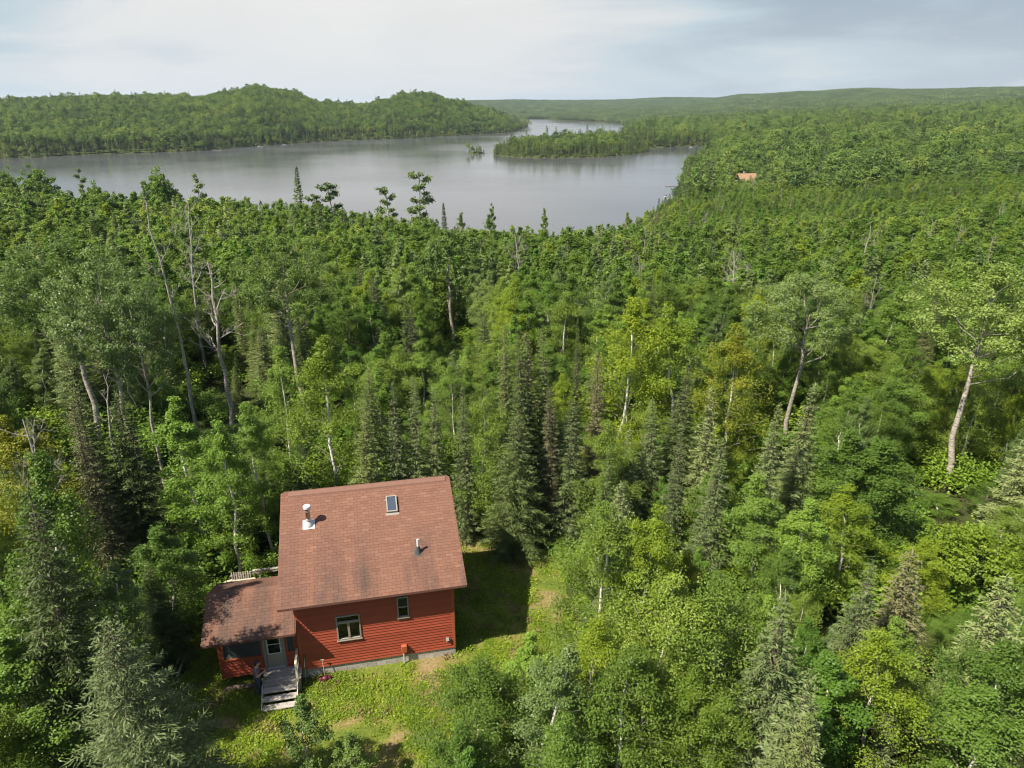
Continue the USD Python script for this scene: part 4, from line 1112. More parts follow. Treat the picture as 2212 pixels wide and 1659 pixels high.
def conifer(rng, H, R, step, nb, twig, tw, droop=0.22, power=0.85, base=0.04, sides=6, cross=True, sparse=0.0, spray=0.24):
    tr, br, cr = Soup(), Soup(), Soup()
    P = np.array([[0, 0, 0], [0.01 * H * rng.normal(), 0.01 * H * rng.normal(), 0.5 * H], [0, 0, 0.985 * H]])
    tr.add(*tube(P, [0.013 * H + 0.02, 0.008 * H + 0.012, 0.008], sides))
    z = base * H
    k = 0
    C, N, A, Ls, Ws = [], [], [], [], []
    while z < H * 0.985:
        t = z / H
        Lb = R * (1 - t) ** power * (0.55 + 0.45 * min(1, t / 0.14)) + 0.05
        n = max(3, int(round(nb * (0.55 + 0.45 * (1 - t)))))
        ph = rng.uniform(0, 6.28)
        for b in range(n):
            if rng.uniform() < sparse:
                continue
            az = ph + b * 6.2832 / n + rng.uniform(-0.25, 0.25)
            ln = Lb * rng.uniform(0.70, 1.18)
            d = np.array([math.cos(az), math.sin(az), 0])
            sd = np.array([-d[1], d[0], 0])
            zb = z + rng.uniform(-0.3, 0.3) * step
            up = 0.25 * t
            dr = droop * (1 - t) + 0.04

            def along(w):
                return np.array([0, 0, zb]) + d * ln * w + np.array([0, 0, ln * (up * w - dr * w * (1.6 - 0.75 * w))])
            if sides >= 4 and Lb > 0.35:
                br.add(*tube([along(0), along(0.5), along(0.9)], [0.012 + 0.008 * ln, 0.010, 0.004], 3))
            nt = max(2, int(ln / twig))
            for j in range(nt):
                w = (j + 0.8) / nt
                p = along(w)
                tl = (0.42 * ln * (1 - 0.72 * w) + spray * 0.5) * rng.uniform(0.75, 1.2)
                for sg in (-1, 1):
                    a = d * rng.uniform(0.55, 0.9) + sd * sg * rng.uniform(0.6, 1.0) + np.array([0, 0, -0.10 + rng.uniform(-0.18, 0.20)])
                    a /= np.linalg.norm(a)
                    ns = max(1, int(round(tl / spray)))
                    for e in range(ns):
                        f_ = (e + 0.5) / ns
                        a2 = a + rng.normal(0, 0.30, 3) + np.array([0, 0, 0.08])
                        a2 /= np.linalg.norm(a2)
                        C.append(p + a * tl * f_)
                        A.append(a2)
                        N.append(np.array([rng.normal(0, 0.45), rng.normal(0, 0.45), 1.0]))
                        Ls.append(min(tl, spray * 1.5))
                        Ws.append(tw * rng.uniform(0.8, 1.3))
                    if cross:
                        C.append(p + a * tl * 0.45)
                        A.append(a)
                        N.append(np.cross(a, [0, 0, 1.0]) + rng.normal(0, 0.25, 3))
                        Ls.append(min(tl, spray * 2.2))
                        Ws.append(tw * rng.uniform(0.7, 1.1))
            a = along(1.0) - along(0.75)
            C.append(along(0.98))
            A.append(a / (np.linalg.norm(a) + 1e-6))
            N.append(np.array([0, 0, 1.0]) + rng.normal(0, 0.3, 3))
            Ls.append(0.28 * ln + tw)
            Ws.append(tw * 1.2)
        z += step * (0.55 + 0.45 * (1 - t)) * rng.uniform(0.85, 1.15)
        k += 1
    # leader
    for q in range(6):
        C.append(np.array([0, 0, H * (0.975 + 0.004 * q)]))
        A.append(np.array([rng.normal(0, 0.5), rng.normal(0, 0.5), 1.0]))
        N.append(rng.normal(size=3))
        Ls.append(0.05 * H)
        Ws.append(tw)
    C, N, A = np.array(C), np.array(N), np.array(A)
    cr.add(*leaves(C, N, np.array(Ls), np.array(Ws), rng, along=A))
    return tr.get(), br.get(), cr.get()


def pine(rng, H, R, tufts=16, lean=0.12, n=13, L=0.34, per=46, base=0.35):
    """old white pine: bent trunk and flat irregular plates of needles"""
    tr, br, cr = Soup(), Soup(), Soup()
    zz = np.linspace(0, 1, 8)
    P = np.c_[lean * H * zz ** 1.6, 0.02 * H * np.sin(zz * 5), zz * H * 0.97]
    tr.add(*tube(P, 0.016 * H * (1 - 0.85 * zz) + 0.02, 8))
    at = lambda t: np.array([np.interp(t, zz, P[:, k]) for k in range(3)])  # noqa: E731
    for k in range(n):
        t = base + (1.0 - base) * (k + rng.uniform(0, 0.6)) / n
        az = k * GA + rng.uniform(-0.5, 0.5)
        ln = R * (0.45 + 0.75 * (1 - t) ** 0.6) * rng.uniform(0.55, 1.25) * (0.5 if t > 0.93 else 1)
        d = np.array([math.cos(az), math.sin(az), 0])
        p0 = at(t)
        q = np.array([p0 + d * ln * w + np.array([0, 0, ln * (0.10 * w + 0.22 * w * w)]) for w in (0, 0.4, 0.75, 1.0)])
        br.add(*tube(q, [0.006 * H, 0.004 * H, 0.003 * H, 0.02], 4))
        for c in range(max(3, int(tufts * ln / R * 0.5))):
            w = rng.uniform(0.35, 1.05)
            c0 = p0 + d * ln * w + np.array([0, 0, ln * (0.10 * w + 0.22 * w * w)]) + np.cross(d, [0, 0, 1]) * rng.normal(0, 0.20 * ln)
            m = per
            rc = 0.13 * R + 0.10 * ln
            pos = c0 + rng.normal(size=(m, 3)) * rc * np.array([0.6, 0.6, 0.24])
            nr = rng.normal(0, 0.6, (m, 3)) + np.array([0, 0, 0.8])
            cr.add(*leaves(pos, nr, L * rng.uniform(0.7, 1.3, m), 0.42 * L, rng))
    return tr.get(), br.get(), cr.get()


def snag(rng, H, R, fork=0.5, depth=3, r0=None, lean=0.0, kids=5, stub=False):
    """dead standing tree: bare grey trunk, forks and brittle branches"""
    tr, br = Soup(), Soup()
    r0 = r0 or 0.012 * H
    zz = np.linspace(0, 1, 10)
    wob = np.cumsum(rng.normal(0, 0.010 * H, (10, 2)), 0)
    wob -= wob[0]
    P = np.c_[wob[:, 0] + lean * H * zz, wob[:, 1], zz * H]
    R_ = r0 * (1 - 0.80 * zz) + 0.012
    tr.add(*tube(P, R_, 8))

    def grow(p, d, ln, r, lev):
        n = 4
        q = [p]
        for i in range(n):
            d = d + rng.normal(0, 0.22, 3) + np.array([0, 0, 0.10])
            d /= np.linalg.norm(d)
            q.append(q[-1] + d * ln / n)
        q = np.array(q)
        br.add(*tube(q, np.linspace(r, max(0.006, r * 0.3), n + 1), 4))
        if lev > 0:
            for c in range(int(rng.integers(2, 5))):
                i = int(rng.integers(1, n + 1))
                e = d + rng.normal(0, 0.75, 3)
                e /= np.linalg.norm(e)
                grow(q[i], e, ln * rng.uniform(0.35, 0.65), max(0.006, r * 0.5), lev - 1)
    for k in range(kids):
        t = fork + (0.98 - fork) * (k + rng.uniform(0, 0.7)) / kids
        p = np.array([np.interp(t, zz, P[:, i]) for i in range(3)])
        az = k * GA + rng.uniform(-0.5, 0.5)
        d = np.array([math.cos(az), math.sin(az), rng.uniform(0.35, 1.1)])
        grow(p, d / np.linalg.norm(d), R * rng.uniform(0.6, 1.2) * (1.15 - 0.5 * t), np.interp(t, zz, R_) * 0.55, depth - 1)
    return tr.get(), br.get(), None


def bush(rng, H, R, n_leaf, L):
    br, cr = Soup(), Soup()
    for k in range(9):
        az = k * GA
        d = np.array([math.cos(az) * R * 0.75, math.sin(az) * R * 0.75, H * rng.uniform(0.7, 0.95)]) * rng.uniform(0.7, 1)
        br.add(*tube([np.zeros(3), d * [0.4, 0.4, 0.55], d], [0.025, 0.016, 0.006], 4))
        for c in range(max(1, n_leaf // 9 // 45)):
            c0 = d * rng.uniform(0.45, 1.0) * [1, 1, 1] + rng.normal(0, 0.16 * R, 3)
            c0[2] = max(0.12, c0[2])
            m = 45
            pos = c0 + rng.normal(size=(m, 3)) * np.array([0.20 * R + 0.08, 0.20 * R + 0.08, 0.10 * H])
            pos[:, 2] = np.maximum(pos[:, 2], 0.05)
            nr = rng.normal(0, 0.5, (m, 3)) + np.array([0, 0, 1.0])
            cr.add(*leaves(pos, nr, L * rng.uniform(0.7, 1.3, m), 0.75 * L * rng.uniform(0.7, 1.2, m), rng))
    return br.get(), None, cr.get()


# ------------------------------------------------------------------ tree kinds, drawn once and repeated
stage.CreateClassPrim('/World/tree_kinds')
PROTO = {}          # (kind, lod) -> [(class path, H, R)]
TRIS = [0]


def define(kind, lod, parts, H, R, bk, lf):
    path = f'/World/tree_kinds/{numbered("/World/tree_kinds", kind + "_" + lod)}'
    UsdGeom.Xform.Define(stage, path)
    tr, br, cr = parts
    for nm, g, mt, sm in (('trunk', tr, bk, True), ('branches', br, BARK['limb'] if bk is BARK['birch'] else bk, True), ('crown', cr, lf, False)):
        if g is None or len(g[1]) < 2:
            continue
        if nm == 'branches' and cr is not None and lod != 'near':
            continue
        usdkit.mesh(stage, f'{path}/{nm}', g, mt, smooth=sm)
        TRIS[0] += len(g[1])
    PROTO.setdefault((kind, lod), []).append((path, H, R))


def R_(*k):
    return np.random.default_rng(abs(hash_(k)) % (2 ** 32))


def hash_(k):
    h = 1469598103
    for ch in repr(k):
        h = ((h ^ ord(ch)) * 1099511628211) & 0xFFFFFFFFFFFF
    return h


BROAD = {  # kind: (shape, H, R, base, leaf size, material, bark)
    'birch_green': ('birch', 9.0, 1.75, 0.18, 0.115, 'birch_green', 'birch'),
    'birch_olive': ('birch', 8.0, 1.95, 0.14, 0.105, 'birch_olive', 'birch'),
    'birch_yellow': ('birch', 9.0, 1.85, 0.16, 0.110, 'birch_yellow', 'birch'),
    'birch_gold': ('birch', 9.0, 1.75, 0.18, 0.110, 'birch_gold', 'birch'),
    'aspen_grey': ('birch', 10.5, 1.35, 0.28, 0.105, 'aspen', 'birch'),
    'aspen_bright': ('birch', 9.0, 1.45, 0.15, 0.120, 'aspen_bright', 'birch'),
    'maple_round': ('round', 8.5, 2.5, 0.15, 0.125, 'birch_olive', 'shrub'),
}
for kind, (shp, H, Rr, base, L, mt, bk) in BROAD.items():
    for v in range(2 if kind in ('birch_gold', 'maple_round') else 3):
        g = R_(kind, v)
        h, rad = H * g.uniform(0.94, 1.06), Rr * g.uniform(0.9, 1.1)
        define(kind, 'near', broadleaf(g, h, rad, base, 25000, L * 0.68, shp, n_limb=40, sides=6, flat=0.78, per=110), h, rad, BARK[bk], LEAF[mt])
    for v in range(2):
        g = R_(kind, 'm', v)
        define(kind, 'mid', broadleaf(g, H, Rr, base, 5600, 0.175, shp, n_limb=32, sides=3, flat=0.75, per=30, clump=1.1), H, Rr, BARK[bk], LEAF[mt])
for kind, mt in (('birch_green', 'far_green'),):
    for v in range(3):
        g = R_(kind, 'f', v)
        define('leafy', 'far', broadleaf(g, 10.0, 2.7, 0.20, 1500, 0.42, 'dome' if v else 'birch', n_limb=26, sides=3, flat=0.75, per=18, clump=1.2), 10.0, 2.7, BARK['birch'], LEAF[mt])
# tall old aspens: long bare trunk, wide broken crown
for v in range(4):
    mt = ('aspen', 'aspen_old', 'aspen', 'aspen_old')[v]
    g = R_('old_aspen', v)
    define('old_aspen', 'near', broadleaf(g, 14.5, 3.6, 0.50, 26000, 0.125, 'aspen', n_limb=40, trunk_r=0.18, sides=9, flat=0.6, per=120, bare=0.03, clump=0.75), 14.5, 3.6, BARK['aspen'], LEAF[mt])
    g = R_('old_aspen', 'm', v)
    define('old_aspen', 'mid', broadleaf(g, 14.5, 3.6, 0.46, 6500, 0.25, 'aspen', n_limb=24, trunk_r=0.24, sides=6, flat=0.55, per=45, bare=0.03, clump=0.8), 14.5, 3.6, BARK['aspen'], LEAF[mt])
CONE = {  # kind: (H, R, step, branches, droop, power, material)
    'spruce_green': (9.5, 1.95, 0.30, 8, 0.26, 0.80, 'spruce'),
    'spruce_grey': (8.8, 1.70, 0.30, 8, 0.22, 0.80, 'spruce_grey'),
    'spruce_brown': (10.5, 1.05, 0.26, 7, 0.30, 0.65, 'spruce_brown'),
    'spruce_slim': (10.5, 1.00, 0.26, 7, 0.30, 0.65, 'spruce'),
    'fir_green': (9.0, 1.45, 0.28, 8, 0.15, 0.85, 'fir'),
}
for kind, (H, Rr, st_, nb, dr_, pw_, mt) in CONE.items():
    for v in range(2):
        g = R_(kind, v)
        h, rad = H * g.uniform(0.95, 1.05), Rr * g.uniform(0.92, 1.08)
        define(kind, 'near', conifer(g, h, rad, st_ * 0.95, nb + 2, 0.115, 0.046, dr_, pw_, sparse=0.03, spray=0.125), h, rad, BARK['spruce'], LEAF[mt])
    for v in range(2):
        g = R_(kind, 'm', v)
        define(kind, 'mid', conifer(g, H, Rr * 1.08, st_ * 1.25, nb + 1, 0.28, 0.16, dr_, pw_, sides=3, cross=False, sparse=0.04, spray=0.42), H, Rr, BARK['spruce'], LEAF[mt])
for v in range(2):
    g = R_('conef', v)
    define('conifer', 'far', conifer(g, 10.0, 1.45, 0.75, 6, 0.6, 0.34, 0.2, 0.8, sides=3, cross=False, spray=0.8), 10.0, 1.45, BARK['spruce'], LEAF['far_dark'])
# the one wide fluffy spruce at the bottom of the picture
g = R_('wide')
define('spruce_wide', 'near', conifer(g, 9.0, 2.7, 0.26, 12, 0.125, 0.034, 0.16, 0.72, sparse=0.04, spray=0.11), 9.0, 2.7, BARK['spruce'], LEAF['spruce_grey'])
for v in range(3):
    g = R_('pine', v)
    define('white_pine', 'mid', pine(g, 22.0, 4.2, lean=(0.10, -0.04, 0.02)[v], n=(13, 15, 10)[v], L=0.8, per=44, tufts=20, base=0.42), 22.0, 4.2, BARK['spruce'], LEAF['pine'])
for v in range(2):
    g = R_('domed', v)
    define('domed_tree', 'mid', broadleaf(g, 16.0, 5.6, 0.30, 9000, 0.50, 'dome', n_limb=70, trunk_r=0.3, sides=6, flat=0.5, per=60), 16.0, 6.2, BARK['aspen'], LEAF['birch_green'])
g = R_('tallspruce')
define('tall_spruce', 'mid', conifer(g, 24.0, 3.4, 0.62, 9, 0.50, 0.28, 0.2, 0.75, cross=True, base=0.2, spray=0.6), 24.0, 3.4, BARK['spruce'], LEAF['spruce'])
for v, (fk, kd, dp) in enumerate(((0.42, 10, 4), (0.55, 9, 4), (0.5, 6, 2), (0.3, 10, 3))):
    g = R_('snag', v)
    define('dead_tree', 'near', snag(g, 13.0, 2.6, fk, dp, kids=kd, r0=0.15), 13.0, 2.6, BARK['dead'], None)
for v in range(3):
    g = R_('bush', v)
    define('bush', 'near', bush(g, 1.6, 1.1, 2300, 0.13), 1.6, 1.1, BARK['shrub'], LEAF['shrub'])
g = R_('maple')
define('yellow_maple', 'near', broadleaf(g, 4.6, 2.1, 0.10, 9000, 0.13, 'dome', n_limb=26, sides=5, flat=0.35, per=50), 4.6, 2.1, BARK['shrub'], LEAF['birch_yellow'])
g = R_('sapling')
define('aspen_sapling', 'near', broadleaf(g, 4.6, 0.95, 0.08, 6500, 0.075, 'birch', n_limb=26, sides=6, flat=0.7, per=70), 4.6, 0.95, BARK['birch'], LEAF['aspen_old'])
g = R_('barebush')
define('bare_bush', 'near', snag(g, 2.2, 2.0, 0.08, 3, r0=0.05, kids=11), 2.2, 2.0, BARK['dead'], None)

# ------------------------------------------------------------------ where the trees stand
# trees told apart in the photograph: top of the tree as seen along a bearing, height, kind, crown radius
HERO = [
    # u, v, height, kind, radius, label
    (255, 1335, 9.2, 'spruce_wide', 2.7, 'wide fluffy grey-green spruce, largest conifer left of the entry steps'),
    (650, 1490, 4.6, 'aspen_sapling', 0.95, 'slim leafy aspen sapling growing in front of the entry steps'),
    (765, 1585, 3.0, 'aspen_sapling', 0.8, 'small dark aspen sapling on the lawn right of the slim sapling'),
    (1010, 1425, 6.3, 'birch_olive', 2.2, 'bushy olive birch at the front right corner of the lawn'),
    (1180, 1360, 8.2, 'aspen_grey', 1.3, 'grey-green aspen with a white trunk right of the lawn'),
    (1345, 1395, 7.6, 'birch_olive', 2.0, 'yellowish birch just right of the white-trunked aspen near the lawn'),
    (1300, 1085, 9.0, 'birch_olive', 2.2, 'tall birch leaning over the right end of the shaded lawn'),
    (1395, 1065, 9.2, 'birch_yellow', 1.6, 'narrow yellow-tipped birch right of the shaded lawn'),
    (1445, 1225, 8.6, 'birch_olive', 2.2, 'rounded olive birch in front of the narrow yellow-tipped birch'),
    (1565, 1235, 8.6, 'birch_olive', 2.4, 'broad olive birch right of the rounded olive birch'),
    (1530, 1430, 6.6, 'birch_yellow', 1.4, 'yellow-orange small birch below the broad olive birch'),
    (1684, 1288, 9.0, 'spruce_grey', 1.7, 'tall pale spruce near the bottom right of the cabin view'),
    (1872, 1210, 8.2, 'spruce_grey', 1.4, 'slender grey-green spruce left of the grassy forest clearing'),
    (1976, 1194, 7.6, 'spruce_brown', 1.3, 'spruce with brown lower branches at the edge of the grassy clearing'),
    (2196, 1241, 8.2, 'spruce_grey', 1.9, 'spruce at the right picture edge beyond the grassy clearing'),
    (1924, 1513, 5.2, 'spruce_grey', 0.85, 'small spire-shaped spruce near the bottom edge'),
    (1930, 1372, 7.2, 'birch_yellow', 1.9, 'yellow-green birch in front of the grassy clearing'),
    (1794, 1400, 7.0, 'aspen_bright', 1.7, 'bright green aspen between the pale spruce and the clearing'),
    (2120, 1470, 6.4, 'birch_green', 2.0, 'bushy green birch at the bottom right corner'),
    (2190, 1395, 7.0, 'birch_green', 1.9, 'dense green birch on the right edge below the clearing'),
    (2128, 1140, 4.6, 'yellow_maple', 2.3, 'low bright yellow maple behind the grassy clearing'),
    (2010, 1165, 4.4, 'birch_yellow', 1.5, 'low yellow-green bushy birch left of the yellow maple'),
    (1668, 865, 9.4, 'spruce_grey', 1.3, 'pale leaning spruce left of the tall bare aspen trunk'),
    (1744, 823, 9.8, 'spruce_grey', 1.6, 'grey-green spruce just right of the forked aspen trunk'),
    (1113, 885, 8.2, 'spruce_green', 2.1, 'dark broad spruce standing behind the right side of the lawn'),
    (1233, 868, 8.4, 'spruce_grey', 1.6, 'frosty grey spruce right of the dark broad spruce'),
    (1460, 925, 8.0, 'spruce_grey', 0.9, 'very narrow upright spruce in the birches right of the lawn'),
    (1554, 950, 8.4, 'spruce_grey', 1.3, 'sunlit spruce right of the very narrow spruce'),
    (1421, 855, 8.6, 'spruce_grey', 1.2, 'spruce with dark top behind the very narrow spruce'),
    (1369, 925, 7.0, 'spruce_grey', 1.4, 'pale soft spruce between olive birches right of the lawn'),
    (1541, 830, 9.4, 'spruce_grey', 1.4, 'sharp spruce in front of the gold birch'),
    (1478, 775, 10.4, 'spruce_green', 1.7, 'dark spruce under the dark yellow birch'),
    (1300, 755, 10.8, 'spruce_brown', 0.95, 'thin dying brown spruce in front of the big yellow birch'),
    (1199, 828, 9.4, 'spruce_brown', 0.9, 'dying brown spruce behind the frosty grey spruce'),
    (1098, 700, 11.5, 'spruce_slim', 1.0, 'leftmost of the slim spruces in the middle of the forest'),
    (1140, 708, 11.5, 'spruce_slim', 1.05, 'second of the slim spruces in the middle of the forest'),
    (1155, 712, 11.0, 'spruce_brown', 0.95, 'brown-topped slim spruce close to the second slim spruce'),
    (1187, 702, 11.5, 'spruce_slim', 1.0, 'slim spruce right of the brown-topped slim spruce'),
    (1254, 680, 11.0, 'spruce_green', 0.75, 'very dark thin spruce left of the big yellow birch'),
    (838, 818, 9.5, 'spruce_grey', 1.1, 'spruce behind the left half of the cabin roof, leftmost of three'),
    (880, 808, 9.7, 'spruce_grey', 1.1, 'spruce behind the cabin roof, middle of three'),
    (925, 826, 9.2, 'spruce_grey', 1.0, 'spruce behind the cabin roof, right one of three'),
    (775, 865, 8.6, 'spruce_green', 1.4, 'dark green spruce behind the stove pipe side of the roof'),
    (996, 830, 9.2, 'spruce_grey', 1.0, 'grey slim spruce behind the right end of the roof ridge'),
    (1045, 850, 8.4, 'birch_olive', 2.0, 'yellow-olive birch right behind the roof ridge end'),
    (1300, 905, 7.8, 'birch_olive', 1.7, 'olive birch right of the frosty grey spruce'),
    (1355, 640, 12.2, 'birch_yellow', 3.0, 'big bright yellow birch in the middle right of the forest'),
    (1480, 646, 12.0, 'birch_yellow', 2.8, 'dark yellow birch right of the big bright yellow birch'),
    (1596, 694, 11.4, 'birch_gold', 2.4, 'golden orange birch left of the forked aspen trunk'),
    (2200, 765, 7.4, 'maple_round', 2.7, 'round dark olive tree behind the right bare aspen trunk'),
    (1754, 574, 13.0, 'old_aspen', 3.6, 'tall aspen with a forked pale trunk and wide crown'),
    (2168, 556, 14.9, 'old_aspen', 4.3, 'tall aspen with the longest bare trunk at right'),
    (973, 485, 13.5, 'old_aspen', 3.6, 'white-trunked aspen rising alone in the middle of the forest'),
    (618, 495, 14.5, 'old_aspen', 3.6, 'grey aspen with bare lower limbs left of the middle'),
    (104, 500, 15.0, 'old_aspen', 4.4, 'broad dark-crowned aspen at the left edge of the forest'),
    (205, 545, 14.5, 'old_aspen', 3.2, 'aspen with long trunk right of the broad dark-crowned aspen'),
    (262, 590, 13.5, 'old_aspen', 2.2, 'thin-crowned aspen left of the dead trees'),
    (337, 432, 16.5, 'dead_tree', 2.2, 'leftmost tall dead tree with a leaning grey trunk'),
    (390, 440, 15.5, 'dead_tree', 2.4, 'dead tree with a bushy bare top right of the leaning one'),
    (445, 560, 12.5, 'dead_tree', 3.0, 'dead tree with a forked pale trunk, nearest of the dead group'),
    (1122, 506, 12.0, 'dead_tree', 2.4, 'pale dead tree left of the lake-side grey tree'),
    (1593, 545, 11.5, 'dead_tree', 2.6, 'dead tree standing in the green forest left of the forked aspen'),
    (1877, 485, 12.0, 'dead_tree', 2.4, 'dead-topped tree between the two tall aspens'),
    (1889, 595, 10.5, 'dead_tree', 1.0, 'thin bare pole tree between the two tall aspens'),
    (215, 805, 7.5, 'dead_tree', 1.6, 'short leaning dead trunk above the left spruces'),
    (512, 1020, 3.6, 'bare_bush', 1.7, 'leafless grey bush in the undergrowth left of the roof'),
    (1168, 446, 14.0, 'aspen_grey', 2.2, 'small rounded grey-green tree on the near lake shore'),
    (903, 364, 25.0, 'white_pine', 4.2, 'tall leaning white pine on the near lake shore'),
    (843, 395, 21.0, 'white_pine', 3.4, 'shorter white pine left of the tall leaning pine'),
    (633, 358, 26.0, 'tall_spruce', 3.3, 'tall dark spruce standing against the lake'),
    (712, 386, 22.0, 'white_pine', 4.6, 'flat-topped white pine right of the tall dark lakeside spruce'),
    (680, 412, 19.0, 'white_pine', 3.4, 'low white pine beside the tall dark lakeside spruce'),
    (423, 368, 22.0, 'white_pine', 3.4, 'dark white pine right of the domed tree on the shore'),
    (170, 357, 24.0, 'white_pine', 2.8, 'sparse white pine against the water at left'),
    (335, 372, 20.0, 'domed_tree', 6.4, 'domed green tree on the near lake shore'),
    (205, 400, 17.0, 'domed_tree', 5.0, 'lower domed tree below the sparse white pine'),
    (73, 366, 20.0, 'domed_tree', 6.8, 'large rounded tree near the left edge of the lake shore'),
    (8, 369, 20.0, 'domed_tree', 5.5, 'rounded tree cut by the left picture edge on the shore'),
    (961, 437, 13.0, 'tall_spruce', 2.0, 'dark spruce right of the tall leaning pine on the shore'),
    (1060, 434, 14.0, 'white_pine', 1.3, 'small tufted pine top above the shore birch'),
    (1055, 460, 11.5, 'birch_yellow', 2.4, 'yellow-green birch under the small tufted pine top'),
    (992, 458, 11.5, 'birch_gold', 2.6, 'orange-tinged birch on the shore left of the small pine top'),
    (1355, 456, 12.0, 'birch_gold', 2.8, 'orange-tinged birch at the right end of the near shore'),
    (1300, 482, 11.0, 'birch_yellow', 2.5, 'yellow-green birch left of the orange-tinged shore birch'),
    (251, 840, 9.6, 'spruce_green', 2.2, 'big layered spruce on the left with a lit edge'),
    (155, 790, 11.0, 'spruce_green', 1.7, 'dark spruce left of the big layered spruce'),
    (167, 872, 10.0, 'spruce_brown', 1.1, 'slim spruce with a brown spire left of the big layered spruce'),
    (68, 985, 11.5, 'birch_green', 1.9, 'bright-topped birch below the slim brown spruce'),
    (24, 880, 9.8, 'birch_gold', 2.3, 'golden orange birch at the left picture edge'),
    (60, 905, 10.0, 'dead_tree', 1.7, 'grey bare tree standing in the golden birch'),
    (381, 850, 9.6, 'aspen_bright', 1.8, 'bright green aspen left of the cabin roof'),
    (460, 905, 8.8, 'aspen_bright', 1.6, 'smaller bright aspen right of the bright green aspen'),
    (708, 713, 11.6, 'birch_yellow', 2.6, 'tall yellow-green birch behind the left end of the roof'),
    (313, 1122, 6.4, 'birch_green', 1.7, 'green birch left of the porch behind the wide spruce'),
    (215, 1180, 7.2, 'aspen_grey', 1.3, 'grey-leaved aspen left of the wide fluffy spruce top'),
    (60, 1210, 7.6, 'birch_green', 2.0, 'dark shaded birch on the left edge above the wide spruce'),
    (40, 1345, 7.0, 'birch_green', 2.0, 'shaded birch left of the wide fluffy spruce'),
    (8, 1520, 4.4, 'yellow_maple', 1.4, 'small yellow maple in the bottom left corner'),
    (25, 1055, 11.5, 'spruce_green', 2.2, 'dark tall spruce at the left edge behind the shaded birches'),
    (325, 1215, 5.2, 'spruce_green', 1.2, 'dark spruce in the shade left of the porch'),
    (590, 745, 10.0, 'birch_green', 1.8, 'green birch below the bare-limbed grey aspen'),
    (545, 860, 9.0, 'birch_green', 1.7, 'green birch left of the roof beyond the bare bush'),
    (640, 905, 7.6, 'fir_green', 1.4, 'green fir close behind the left roof corner'),
    (590, 985, 4.6, 'birch_yellow', 1.2, 'low yellow-leaved birch beside the left roof edge'),
    (1005, 985, 4.4, 'birch_olive', 1.1, 'low leafy birch at the right roof rake'),
    (1830, 905, 8.0, 'birch_green', 2.2, 'green birch between the two tall bare trunks'),
    (1895, 930, 7.6, 'birch_green', 2.3, 'wide green birch left of the longest bare trunk'),
    (1850, 1060, 6.4, 'birch_yellow', 1.8, 'yellow-green birch in front of the wide green birch'),
    (1760, 1075, 7.0, 'aspen_bright', 1.6, 'bright aspen above the tall pale spruce'),
    (1655, 1010, 7.6, 'birch_green', 1.8, 'dark green birch below the pale leaning spruce'),
    (1270, 1330, 7.2, 'birch_yellow', 1.6, 'yellow-tipped birch above the white-trunked aspen'),
    (1420, 1440, 6.6, 'birch_olive', 1.8, 'birch near the bottom edge left of the yellow-orange small birch'),
    (1590, 1500, 6.0, 'birch_olive', 1.6, 'low birch at the bottom edge left of the tall pale spruce'),
]
YARD_NEAR = YARD.buffer(0.2)


def ray_place(u, v, h, d0=6.0, d1=420.0):
    d = ray(u, v)
    D = np.concatenate([np.arange(d0, 60, 0.1), np.arange(60, d1, 0.4)])
    x, y, z = D * d[0] / d[1], D, CAM_H + D * d[2] / d[1]
    gap = z - height(x, y)
    i = int(np.argmax(gap <= h)) if (gap <= h).any() else len(D) - 1
    return x[i], y[i]


trees = []      # dict(kind, x, y, h, r, label)
for u, v, h, kind, rad, lab in HERO:
    if v < 470 and u < 1400 and kind != 'dead_tree':      # on the lake shore
        d = ray(u, v)
        y = 300.0
        while y > 120 and (LAKE.buffer(5.0).contains(Point(y * d[0] / d[1], y)) or y > 270):
            y -= 1.0
        x = y * d[0] / d[1]
        h = CAM_H + y * d[2] / d[1] - ground_at(x, y)
        rad = rad * 0.9
    else:
        x, y = ray_place(u, v, h)
    trees.append(dict(kind=kind, x=x, y=y, h=h, r=rad, label=lab, hero=True))

# everything between them: a forest whose mix changes from place to place
rng = np.random.default_rng(77)


def grid_points(step, y0, y1, amax=0.86, jitter=0.42, x_back=0.0):
    xs = np.arange(-y1 * amax - 30, y1 * amax + 30, step)
    ys = np.arange(y0, y1, step * 0.9)
    X, Y = np.meshgrid(xs, ys)
    X = X + (np.arange(len(ys)) % 2)[:, None] * step * 0.5
    X, Y = X + rng.uniform(-jitter, jitter, X.shape) * step, Y + rng.uniform(-jitter, jitter, X.shape) * step * 1.15
    return X.ravel(), Y.ravel()


KEEP = Polygon([(415, 1490), (432, 1410), (432, 1270), (470, 1225), (590, 1205), (598, 1062), (975, 1022), (1005, 1150), (1090, 1172), (1185, 1185), (1190, 1215), (1165, 1330), (1150, 1420), (1080, 1440), (905, 1500), (900, 1700), (400, 1700), (420, 1560)])
shapely.prepare(KEEP)
hx = np.array([[t['x'], t['y'], t['r']] for t in trees])
hero_tree = cKDTree(hx[:, :2])


def mix_at(x, y):
    """weights of kinds by place"""
    n1 = meshkit.noise(np.c_[x, y, 0 * x] / 19.0 + 3.1, 4)
    n2 = meshkit.noise(np.c_[x, y, 0 * x] / 9.0 + 7.7, 8)
    return n1, n2


TRUNKS = [(t['x'], t['y']) for t in trees if t['kind'] in ('old_aspen', 'dead_tree') and t['h'] > 9 and t['y'] < 110 and (t['kind'] == 'old_aspen' or t['x'] < -15)]
LEAFY = ['birch_green', 'aspen_bright', 'birch_olive', 'aspen_grey', 'birch_yellow', 'birch_gold']
CONES = ['spruce_green', 'fir_green', 'spruce_slim', 'spruce_grey', 'spruce_brown']


